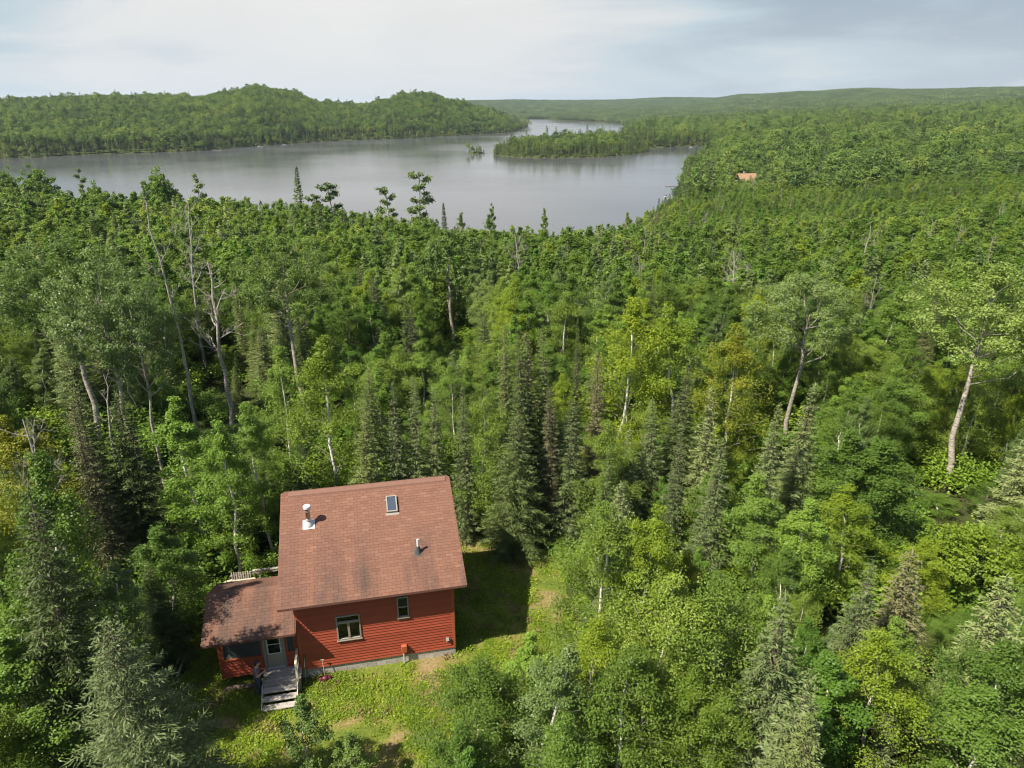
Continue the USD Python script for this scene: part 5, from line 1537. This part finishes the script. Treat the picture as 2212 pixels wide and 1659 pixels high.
def fill(step, y0, y1, back=False):
    X, Y = grid_points(step, y0, y1)
    keep = (np.abs(X) < 0.86 * np.maximum(Y, 0) + 26)
    X, Y = X[keep], Y[keep]
    keep = ~shapely.contains_xy(LAKE.buffer(1.5), X, Y) & (shapely.distance(YARD, shapely.points(X, Y)) > 1.0) & (shapely.distance(GLADE, shapely.points(X, Y)) > 0.7)
    X, Y = X[keep], Y[keep]
    dd, ii = hero_tree.query(np.c_[X, Y])
    keep = dd > 0.62 * hx[ii, 2] + 0.25
    X, Y = X[keep], Y[keep]
    keep = ~((X > -14.5) & (X < -3.5) & (Y < 15))         # open ground in front of the lawn
    X, Y = X[keep], Y[keep]
    Z = height(X, Y)
    n1, n2 = mix_at(X, Y)
    shore = shapely.distance(LAKE_EDGE, shapely.points(X, Y))
    out = []
    for x, y, z, a, b, sd in zip(X, Y, Z, n1, n2, shore):
        q = rng.uniform()
        pc = 0.20 + 0.55 * (a - 0.5)                     # share of conifers
        if x < -14 and 30 < y < 85:
            pc += 0.30
        if sd < 14:
            pc += 0.25
        if y > 430 and x > 0.05 * y:
            pc -= 0.05
        if -22 < x < 12 and 58 < y < 112:                # the aspen stand behind the cabin
            pc -= 0.18
        if q < pc:
            k = CONES[int(rng.choice(5, p=[0.36, 0.26, 0.18, 0.15, 0.05]))]
            h = rng.uniform(6.0, 10.8)
        else:
            if -22 < x < 12 and 58 < y < 112:
                pr = [0.18, 0.20, 0.08, 0.44, 0.08, 0.02]
            elif b > 0.62:
                pr = [0.30, 0.16, 0.30, 0.08, 0.13, 0.03]
            else:
                pr = [0.40, 0.25, 0.20, 0.11, 0.035, 0.005]
            k = LEAFY[int(rng.choice(6, p=pr))]
            h = rng.uniform(6.5, 10.5)
        if y > 120:
            h *= 1.15 + 0.45 * float(np.clip((-10 - x) / 50, 0, 1)) * float(np.clip((y - 120) / 50, 0, 1))
        if y > 150 and x > -15:
            h *= 0.86
        if y > 270 and abs(x * cy - y * cx) / math.hypot(cx, cy) < 5.5:
            h = min(h, 8.0)
        for ax, ay in TRUNKS:
            L_ = math.hypot(ax, ay)
            f_ = (x * ax + y * ay) / L_
            if -24 < f_ - L_ < 1.0 and abs(x * ay - y * ax) / L_ < 2.8:
                h = min(h, (3.0 if abs(x * ay - y * ax) / L_ > 1.5 else 1.4) + 0.05 * max(0.0, L_ - f_))
        if y < 55:
            h *= (0.66 if k in LEAFY else 0.80) if y < 36 else (0.80 if k in LEAFY else 0.90)
        base = dict(CONE, **{kk: (vv[1], vv[2]) for kk, vv in BROAD.items()})[k]
        r_ = base[1] * h / base[0] * rng.uniform(0.9, 1.15) * (1.22 if y > 42 and k in LEAFY else 1.0)
        if y < 48 and back is False:
            bad = False
            for w, sx in ((1.0, 0), (0.75, 0.5), (0.75, -0.5), (0.45, 0.9), (0.45, -0.9), (0.15, 0.9), (0.15, -0.9)):
                u, v, dep = proj(x + sx * r_, y, z + h * w)
                if dep > 1 and shapely.contains_xy(KEEP, u, v):
                    bad = True
                    break
            u, v, dep = proj(x, y, z + h)
            if bad:
                continue
        if h < 4.4 and k in LEAFY:
            r_ = max(r_, 1.25)
        out.append(dict(kind=k, x=x, y=y, h=h, r=r_, hero=False))
    return out


trees += fill(2.35, -14.0, 40.0)
trees += fill(2.5, 40.0, 130.0)
trees += fill(3.2, 130.0, 300.0)
for k in range(1100):                                   # undergrowth between the stems
    y = rng.uniform(24, 120)
    x = rng.uniform(-0.82, 0.82) * y
    if any(abs(x * ay - y * ax) / math.hypot(ax, ay) < 1.3 and 0 < math.hypot(ax, ay) - (x * ax + y * ay) / math.hypot(ax, ay) < 9 for ax, ay in TRUNKS):
        continue
    if shapely.distance(YARD, Point(x, y)) > 1.5 and shapely.distance(GLADE, Point(x, y)) > 1.0:
        h = rng.uniform(1.0, 2.6)
        trees.append(dict(kind='bush', x=x, y=y, h=h, r=h * 0.8, hero=False))
# scattered dead stems
for k in range(60):
    y = rng.uniform(70, 330)
    x = rng.uniform(-0.1, 0.72) * y
    if not shapely.contains_xy(LAKE.buffer(2), x, y):
        trees.append(dict(kind='dead_tree', x=x, y=y, h=rng.uniform(8.5, 12.5), r=rng.uniform(0.8, 1.8), hero=False))
# understorey bushes along the edge of the clearing and between the first trees
for k in range(420):
    x, y = rng.uniform(-24, 24), rng.uniform(8, 48)
    dY = shapely.distance(YARD, Point(x, y))
    if not (0.25 < dY < 9.0) or shapely.distance(GLADE, Point(x, y)) < 0.4:
        continue
    if np.hypot(x + 9, y - 27) < 4 and False:
        continue
    h = rng.uniform(0.7, 1.7)
    u, v, dep = proj(x, y, ground_at(x, y) + h)
    if shapely.contains_xy(KEEP, u, v) and y < 27 and dY > 0.6:
        continue
    trees.append(dict(kind='bush', x=x, y=y, h=h, r=h * 0.75, hero=False))

T_ = {k: np.array([t[k] for t in trees]) for k in ('x', 'y', 'h', 'r')}
T_['z'] = height(T_['x'], T_['y']) - 0.05
for t, z in zip(trees, T_['z']):
    t['z'] = float(z)
    t['d'] = math.sqrt(t['x'] ** 2 + t['y'] ** 2 + (CAM_H - z - t['h'] * 0.6) ** 2)

# which of them the picture shows, and how large: a coarse picture of crowns, nearest first
BW, BH = 553, 415
buf = np.zeros((BH, BW), np.int32)
order = np.argsort([-t['d'] for t in trees])
for i in order:
    t = trees[i]
    if t['y'] < 1:
        continue
    u0, v0, _ = proj(t['x'], t['y'], t['z'] + t['h'])
    u1, v1, dep = proj(t['x'], t['y'], t['z'])
    rp = max(1.0, FPX * t['r'] / dep / 4 * 0.8)
    a, b = int(v0 / 4), int(v1 / 4) + 1
    for row in range(max(a, 0), min(b, BH)):
        w = (row - v0 / 4) / max(1e-3, (v1 - v0) / 4)
        half = rp * min(1, 0.35 + 1.5 * w)
        uc = (u0 + (u1 - u0) * w) / 4
        c0, c1 = max(0, int(uc - half)), min(BW, int(uc + half) + 1)
        if c1 > c0:
            buf[row, c0:c1] = i + 1
cab_u = Polygon([(438, 1390), (470, 1275), (605, 1240), (600, 1066), (972, 1030), (1006, 1262), (985, 1412), (650, 1450), (640, 1520), (570, 1525)])
seen = np.bincount(buf.ravel(), minlength=len(trees) + 1)[1:]
for t, s in zip(trees, seen):
    t['seen'] = int(s)

FAMILY = {'birch_green': 'birch_tree', 'birch_olive': 'birch_tree', 'birch_yellow': 'birch_tree', 'birch_gold': 'birch_tree', 'aspen_grey': 'aspen_tree', 'aspen_bright': 'aspen_tree', 'old_aspen': 'aspen_tree', 'aspen_sapling': 'aspen_tree',
          'maple_round': 'broadleaf_tree', 'yellow_maple': 'maple_tree', 'domed_tree': 'broadleaf_tree', 'spruce_green': 'spruce_tree', 'spruce_grey': 'spruce_tree', 'spruce_brown': 'spruce_tree', 'spruce_slim': 'spruce_tree', 'spruce_wide': 'spruce_tree', 'tall_spruce': 'spruce_tree',
          'fir_green': 'fir_tree', 'white_pine': 'pine_tree', 'dead_tree': 'dead_tree', 'bush': 'bush', 'bare_bush': 'bush'}
CAT = {'birch_tree': 'birch', 'aspen_tree': 'aspen', 'maple_tree': 'maple', 'broadleaf_tree': 'tree', 'spruce_tree': 'spruce', 'fir_tree': 'fir', 'pine_tree': 'pine', 'dead_tree': 'dead tree', 'bush': 'bush'}
LOOK = {'birch_green': 'green birch', 'birch_olive': 'olive birch', 'birch_yellow': 'yellow-green birch', 'birch_gold': 'golden birch', 'aspen_grey': 'grey-green aspen', 'aspen_bright': 'bright green aspen', 'spruce_green': 'dark green spruce',
        'spruce_grey': 'grey-green spruce', 'spruce_brown': 'brownish spruce', 'spruce_slim': 'slim dark spruce', 'fir_green': 'green fir', 'dead_tree': 'bare dead tree', 'bush': 'green bush'}
single = set(i for i, t in enumerate(trees) if t['hero'])
for fam in CAT:
    idx = [i for i, t in enumerate(trees) if FAMILY[t['kind']] == fam and not t['hero'] and t['seen'] >= 5]
    idx.sort(key=lambda i: -trees[i]['seen'])
    room = 290 - sum(FAMILY[trees[i]['kind']] == fam for i in single)
    single |= set(idx[:min(room, 150 if fam in ('birch_tree', 'spruce_tree') else 110)])

# a label for each: its look, and its place among its likes by the nearest named tree
marks = [(t, proj(t['x'], t['y'], t['z'] + 0.7 * t['h'])) for t in trees if t['hero'] and t['kind'] not in ('bush', 'bare_bush')]
MARKNAME = {255: 'wide fluffy spruce', 650: 'sapling at the steps', 1180: 'white-trunked near aspen', 1684: 'tall pale spruce', 1976: 'brown clearing spruce', 2128: 'yellow maple', 1113: 'dark lawn-edge spruce', 1355: 'big bright yellow birch',
            1596: 'golden orange birch', 1754: 'forked tall aspen', 2168: 'long-trunked right aspen', 973: 'lone white-trunked aspen', 618: 'bare-limbed grey aspen', 104: 'broad dark-crowned aspen', 337: 'leftmost tall dead tree', 445: 'forked dead tree',
            1122: 'pale dead tree', 1877: 'dead-topped tree', 1168: 'grey lakeside tree', 903: 'leaning lakeside pine', 633: 'tall lakeside spruce', 335: 'domed shore tree', 251: 'big layered spruce', 20: 'golden left-edge birch', 381: 'bright roof-side aspen',
            708: 'yellowish roof-side birch', 1098: 'leftmost slim middle spruce', 880: 'three roof-side spruces', 1565: 'broad olive birch', 2150: 'round dark olive tree'}
MK = []
for (u, v, h, kind, rad, lab), t in zip(HERO, trees):
    if u in MARKNAME:
        pu, pv, _ = proj(t['x'], t['y'], t['z'] + 0.7 * t['h'])
        MK.append((pu, pv, MARKNAME[u]))
MK += [(790.0, 1180.0, 'cabin roof'), (1445.0, 415.0, 'plank docks'), (1617.0, 360.0, 'tan-roofed lake house')]
MKA = np.array([(m[0], m[1]) for m in MK])
ORD = ['nearest', 'second', 'third', 'fourth', 'fifth', 'sixth', 'seventh', 'eighth', 'ninth', 'tenth', 'eleventh', 'twelfth', 'thirteenth', 'fourteenth', 'fifteenth', 'sixteenth', 'seventeenth', 'eighteenth', 'nineteenth', 'twentieth']
byrel = {}
for i in sorted(single):
    t = trees[i]
    if t['hero']:
        continue
    pu, pv, _ = proj(t['x'], t['y'], t['z'] + 0.7 * t['h'])
    dd = np.hypot(MKA[:, 0] - pu, MKA[:, 1] - pv)
    m = int(np.argmin(dd))
    du, dv = pu - MKA[m, 0], pv - MKA[m, 1]
    if abs(du) > abs(dv):
        rel = 'left of' if du < 0 else 'right of'
    else:
        rel = 'behind' if dv < 0 else 'in front of'
    byrel.setdefault((LOOK.get(t['kind'], 'tree'), rel, MK[m][2]), []).append((float(dd[m]), i))
for (look, rel, mk), L in byrel.items():
    L.sort()
    for k, (_, i) in enumerate(L):
        det = '' if mk.startswith('three') else 'the '
        if len(L) == 1:
            trees[i]['label'] = f'only {look} directly {rel} {det}{mk}'
        else:
            trees[i]['label'] = f'{look}, {ORD[min(k, 19)]} of its kind {rel} {det}{mk}'
GROUP = {'birch_tree': 'birches of the forest', 'aspen_tree': 'aspens of the forest', 'spruce_tree': 'spruces of the forest', 'fir_tree': 'firs of the forest', 'dead_tree': 'dead trees standing in the forest', 'bush': 'bushes around the clearing',
         'maple_tree': 'low yellow maples', 'broadleaf_tree': 'broad round trees', 'pine_tree': 'white pines on the lake shore'}


def proto_of(t, lod=None):
    k = t['kind']
    lod = lod or ('near' if t['d'] < 78 else 'mid')
    if (k, lod) not in PROTO:
        lod = 'near' if (k, 'near') in PROTO else 'mid'
    opts = PROTO[(k, lod)]
    return opts[int(abs(hash_((round(t['x'], 2), round(t['y'], 2)))) % len(opts))]


LEAN = {}
with Sdf.ChangeBlock():
    pass
rest = []
for i, t in enumerate(trees):
    path, H, Rr = proto_of(t)
    sz, sxy = t['h'] / H, t['r'] / Rr
    rot = (hash_((round(t['x'], 3), 'r')) % 628) / 100.0
    if i not in single:
        rest.append((t, path, sxy, sz, rot))
        continue
    fam = FAMILY[t['kind']]
    p = f'/World/{numbered("/World", fam)}'
    x = UsdGeom.Xform.Define(stage, p)
    x.AddTranslateOp().Set(Gf.Vec3d(float(t['x']), float(t['y']), t['z']))
    x.AddRotateXYZOp().Set(Gf.Vec3f(float(math.degrees(0.03 * math.sin(rot * 7))), float(math.degrees(0.03 * math.cos(rot * 5))), float(math.degrees(rot))))
    x.AddScaleOp().Set(Gf.Vec3f(float(sxy), float(sxy), float(sz)))
    pr = x.GetPrim()
    pr.GetReferences().AddInternalReference(path)
    pr.SetInstanceable(True)
    tag(pr, t.get('label') or 'tree', CAT[fam], GROUP[fam])


def scatter(name, label, items):
    """items: (prototype path, x, y, z, sxy, sz, rot); one object of what nobody could count"""
    path = f'/World/{name}'
    pi = UsdGeom.PointInstancer.Define(stage, path)
    kinds = sorted({it[0] for it in items})
    UsdGeom.Scope.Define(stage, path + '/kinds')
    for k, src in enumerate(kinds):
        q = UsdGeom.Xform.Define(stage, f'{path}/kinds/{src.rsplit("/", 1)[1]}')
        q.GetPrim().GetReferences().AddInternalReference(src)
        pi.GetPrototypesRel().AddTarget(q.GetPath())
    num = {s: k for k, s in enumerate(kinds)}
    A = np.array([it[1:] for it in items], float)
    pi.CreateProtoIndicesAttr(Vt.IntArray.FromNumpy(np.array([num[it[0]] for it in items], np.int32)))
    pi.CreatePositionsAttr(Vt.Vec3fArray.FromNumpy(A[:, :3].astype(np.float32)))
    pi.CreateScalesAttr(Vt.Vec3fArray.FromNumpy(A[:, [3, 3, 4]].astype(np.float32)))
    pi.CreateOrientationsAttr(Vt.QuathArray([Gf.Quath(float(math.cos(r / 2)), 0.0, 0.0, float(math.sin(r / 2))) for r in A[:, 5]]))
    tag(pi, label, kind='stuff')


scatter('forest', 'mixed forest filling the ground between cabin and lake', [(p, t['x'], t['y'], t['z'], a, b, r) for t, p, a, b, r in rest])

# ------------------------------------------------------------------ farther forest
far = {'hillside_forest': [], 'peninsula_forest': [], 'right_forest': []}
for step, y0, y1 in ((4.3, 300, 620), (5.2, 620, 1000), (5.8, 1000, 1600)):
    X, Y = grid_points(step, y0, y1, 0.78)
    keep = (np.abs(X) < 0.78 * Y + 10)
    X, Y = X[keep], Y[keep]
    keep = ~shapely.contains_xy(LAKE, X, Y)
    X, Y = X[keep], Y[keep]
    Z = height(X, Y)
    keep = Z > LAKE_Z + 0.15
    X, Y, Z = X[keep], Y[keep], Z[keep]
    n1, n2 = mix_at(X / 2.5, Y / 2.5)
    sd = shapely.distance(LAKE_EDGE, shapely.points(X, Y))
    pen = (X > on_level(1060, 335, LAKE_Z)[0]) & (X < 0.185 * Y) & (Y > 600) & (Y < 1050)
    pc = np.clip(np.where(X > 0.05 * Y, 0.13, 0.12) + 0.9 * (n1 - 0.5) + 0.45 * (sd < 18) + 0.40 * pen, 0.04, 0.92)
    q = rng.uniform(size=len(X))
    hh = rng.uniform(8.5, 14.0, len(X)) * np.where(sd < 12, 0.72, 1.0) * np.where(pen, 0.95, 1.0)
    rot = rng.uniform(0, 6.28, len(X))
    for x, y, z, c, h, r_, isl in zip(X, Y, Z, q < pc, hh, rot, pen):
        kind = 'conifer' if c else 'leafy'
        o = PROTO[(kind, 'far')]
        p, H, Rr = o[int(r_ * 100) % len(o)]
        L_ = math.hypot(cx, cy)
        f_, l_ = L_ - (x * cx + y * cy) / L_, abs(x * cy - y * cx) / L_
        if math.hypot(x - cx, y - cy) < 6.0:
            continue
        if 0 < f_ < 50 and l_ < 5.0:
            h = min(h, 7.2 + 0.03 * f_)
        elif rng.uniform() < 0.07:
            h *= rng.uniform(1.2, 1.5)
        wide = rng.uniform(0.75, 1.4) * h / H * (1.1 if y > 620 and not c else 1.0)
        nm = 'peninsula_forest' if isl else ('hillside_forest' if x < 0.03 * y else 'right_forest')
        far[nm].append((p, x, y, z - 0.1, wide, h / H * (1.12 if c else 1.0), r_))
for e in np.arange(0, LAKE_EDGE.length, 3.0):
    pt = LAKE_EDGE.interpolate(e)
    x, y = pt.x + rng.uniform(-2, 2), pt.y + rng.uniform(-2, 2)
    if y < 300 or y > 2300 or LAKE.contains(Point(x, y)) or abs(x) > 0.8 * y or math.hypot(x - ISLE.centroid.x, y - ISLE.centroid.y) < 16:
        continue
    p, H, Rr = PROTO[('leafy' if rng.uniform() < 0.45 else 'conifer', 'far')][int(rng.integers(2))]
    h = rng.uniform(3.0, 6.5)
    far['peninsula_forest' if 0 < x < 0.185 * y and y < 1050 else ('hillside_forest' if x < 0.03 * y else 'right_forest')].append((p, x, y, ground_at(x, y) - 0.6, 1.15 * h / H, h / H, rng.uniform(0, 6.28)))
ix, iy = on_level(1028, 331, LAKE_Z)
isl_items = []
for k in range(46):
    a, b = rng.uniform(0, 6.28), math.sqrt(rng.uniform()) * 0.95
    x, y = ix + 9.0 * b * math.cos(a) + 0.6, iy + 6 * b * math.sin(a)
    p, H, Rr = PROTO[('conifer' if rng.uniform() < 0.55 else 'leafy', 'far')][0]
    h = rng.uniform(3.5, 7.5) * (1 - 0.6 * b * b)
    isl_items.append((p, x, y, ground_at(x, y) - 0.1, 0.62 * h / H, h / H, rng.uniform(0, 6)))
scatter('hillside_forest', 'wooded hills beyond the lake at left, trees merging into one mass', far['hillside_forest'])
scatter('peninsula_forest', 'spruce wood on the low peninsula reaching into the lake', far['peninsula_forest'])
scatter('right_forest', 'wide green forest receding on the right side of the lake', far['right_forest'])
scatter('island_trees', 'clump of small trees on the tiny island off the peninsula', isl_items)

# woods beyond a mile: pieces of forest thirty metres across, many times over
for v in range(4):
    g = R_('patch', v)
    gs, ds = Soup(), Soup()
    for a in np.arange(-16, 16.1, 4.6):
        for b in np.arange(-16, 16.1, 4.6):
            x, y = a + g.uniform(-1.8, 1.8), b + g.uniform(-1.8, 1.8)
            h = g.uniform(8.5, 14.5)
            con = g.uniform() < 0.33
            m = 40
            if con:
                zz_ = g.uniform(0.05, 1.0, m) ** 0.8 * h
                rad = 1.9 * (1 - zz_ / h) + 0.15
                soup, L = ds, 1.1
            else:
                zz_ = h * (0.62 + 0.36 * g.uniform(-1, 1, m))
                rad = 2.9 * np.sqrt(np.clip(1 - ((zz_ / h - 0.60) / 0.42) ** 2, 0.02, 1))
                soup, L = (gs if g.uniform() < 0.6 else ds), 1.35
            az = g.uniform(0, 6.28, m)
            pos = np.c_[x + rad * np.cos(az), y + rad * np.sin(az), zz_]
            nr = np.c_[np.cos(az), np.sin(az), g.uniform(-0.1, 0.9, m)] + g.normal(0, 0.4, (m, 3))
            soup.add(*leaves(pos, nr, L * g.uniform(0.8, 1.3, m), L * 0.8, g))
    path = f'/World/tree_kinds/wood_{v + 1:03d}'
    UsdGeom.Xform.Define(stage, path)
    usdkit.mesh(stage, path + '/leafy_crowns', gs.get(), LEAF['wood_shaded'])
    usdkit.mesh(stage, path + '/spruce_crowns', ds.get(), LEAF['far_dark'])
items = []
for step, y0, y1 in ((27, 1590, 3000), (29, 3000, 5600)):
    X, Y = grid_points(step, y0, y1, 0.76, 0.3)
    keep = (np.abs(X) < 0.76 * Y + 60) & ~shapely.contains_xy(LAKE.buffer(6), X, Y)
    X, Y = X[keep], Y[keep]
    Z = height(X, Y)
    for x, y, z in zip(X, Y, Z):
        items.append((f'/World/tree_kinds/wood_{int(rng.integers(1, 5)):03d}', x, y, z - 0.3, rng.uniform(1.0, 1.2), rng.uniform(0.85, 1.25), rng.uniform(0, 6.28)))
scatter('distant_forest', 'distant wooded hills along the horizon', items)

# ------------------------------------------------------------------ grass and weeds of the lawn
for v in range(5):
    g = R_('tuft', v)
    m = 46
    pos = np.c_[g.normal(0, 0.16, m), g.normal(0, 0.16, m), g.uniform(0.02, 0.13, m)]
    nr = np.c_[g.normal(0, 0.5, m), g.normal(0, 0.5, m), np.ones(m)]
    s = Soup()
    s.add(*leaves(pos, nr, g.uniform(0.05, 0.11, m), g.uniform(0.03, 0.07, m), g))
    a = g.uniform(0, 6.28, 30)
    up = np.c_[np.cos(a) * 0.5, np.sin(a) * 0.5, np.ones(30)]
    base_ = np.c_[g.normal(0, 0.17, 30), g.normal(0, 0.17, 30), np.full(30, 0.07)]
    s.add(*leaves(base_ + up * 0.02, np.c_[-np.sin(a), np.cos(a), 0 * a] + g.normal(0, 0.3, (30, 3)), g.uniform(0.12, 0.22, 30), 0.014, g, along=up))
    path = f'/World/tree_kinds/tuft_{v + 1:03d}'
    UsdGeom.Xform.Define(stage, path)
    usdkit.mesh(stage, path + '/blades', s.get(), LEAF['weed'] if v < 4 else LEAF['straw'])
rng = np.random.default_rng(3)
fp = Polygon([tuple(house(s, t, 0)[:2]) for s, t in ((0.05, -0.02), (0.05, 5.1), (6.4, 5.1), (6.4, 2.8), (9.6, 2.8), (9.6, 0.2), (7.85, 0.2), (7.85, -1.2), (6.4, -1.2), (6.4, -0.02))])
shapely.prepare(fp)
items = []
AREA = YARD.buffer(0.8).union(GLADE.buffer(0.6))
x0, y0, x1, y1 = AREA.bounds
N = 26000
X, Y = rng.uniform(x0, x1, N), rng.uniform(y0, y1, N)
keep = shapely.contains_xy(AREA, X, Y) & ~shapely.contains_xy(fp, X, Y)
X, Y = X[keep], Y[keep]
dens = meshkit.fbm(np.c_[X, Y, 0 * X] * 0.55, 4, 12)
dens2 = meshkit.fbm(np.c_[X, Y, 0 * X] * 1.6, 3, 19)
keep = rng.uniform(size=len(X)) < np.clip((dens - 0.40) * 5.0, 0.03, 1) * np.clip((dens2 - 0.25) * 3.5, 0.1, 1) * np.where((X > -2.4) & (Y > 25.0), 0.45, 1.0)
X, Y = X[keep], Y[keep]
Z = height(X, Y)
for x, y, z in zip(X, Y, Z):
    s = rng.uniform(0.6, 1.25)
    v = 5 if rng.uniform() < 0.10 else int(rng.integers(1, 5))
    items.append((f'/World/tree_kinds/tuft_{v:03d}', x, y, z + 0.02, s, s * rng.uniform(0.7, 1.3), rng.uniform(0, 6.28)))
scatter('grass', 'short weedy grass with bare brown patches around the cabin', items)
import sys
print("INFO", len(trees), len(single), TRIS[0], len(items), file=sys.stderr)

# ------------------------------------------------------------------ a little summer haze
HAZE = usdkit.material(stage, '/World/Looks/haze', {'v': ('principled_volume', {'color': (0.72, 0.86, 1.0), 'density': 0.00005, 'anisotropy': 0.3})}, [], volume='v.volume')
hz_top = max(float(gz.max()), CAM_H) + 45.0
hb = box(-13500, 13500, -13500, 13500, float(gz.min()) - 6.0, hz_top)
obj('haze', hb, HAZE, label='thin summer haze over the lake and hills', kind='stuff')
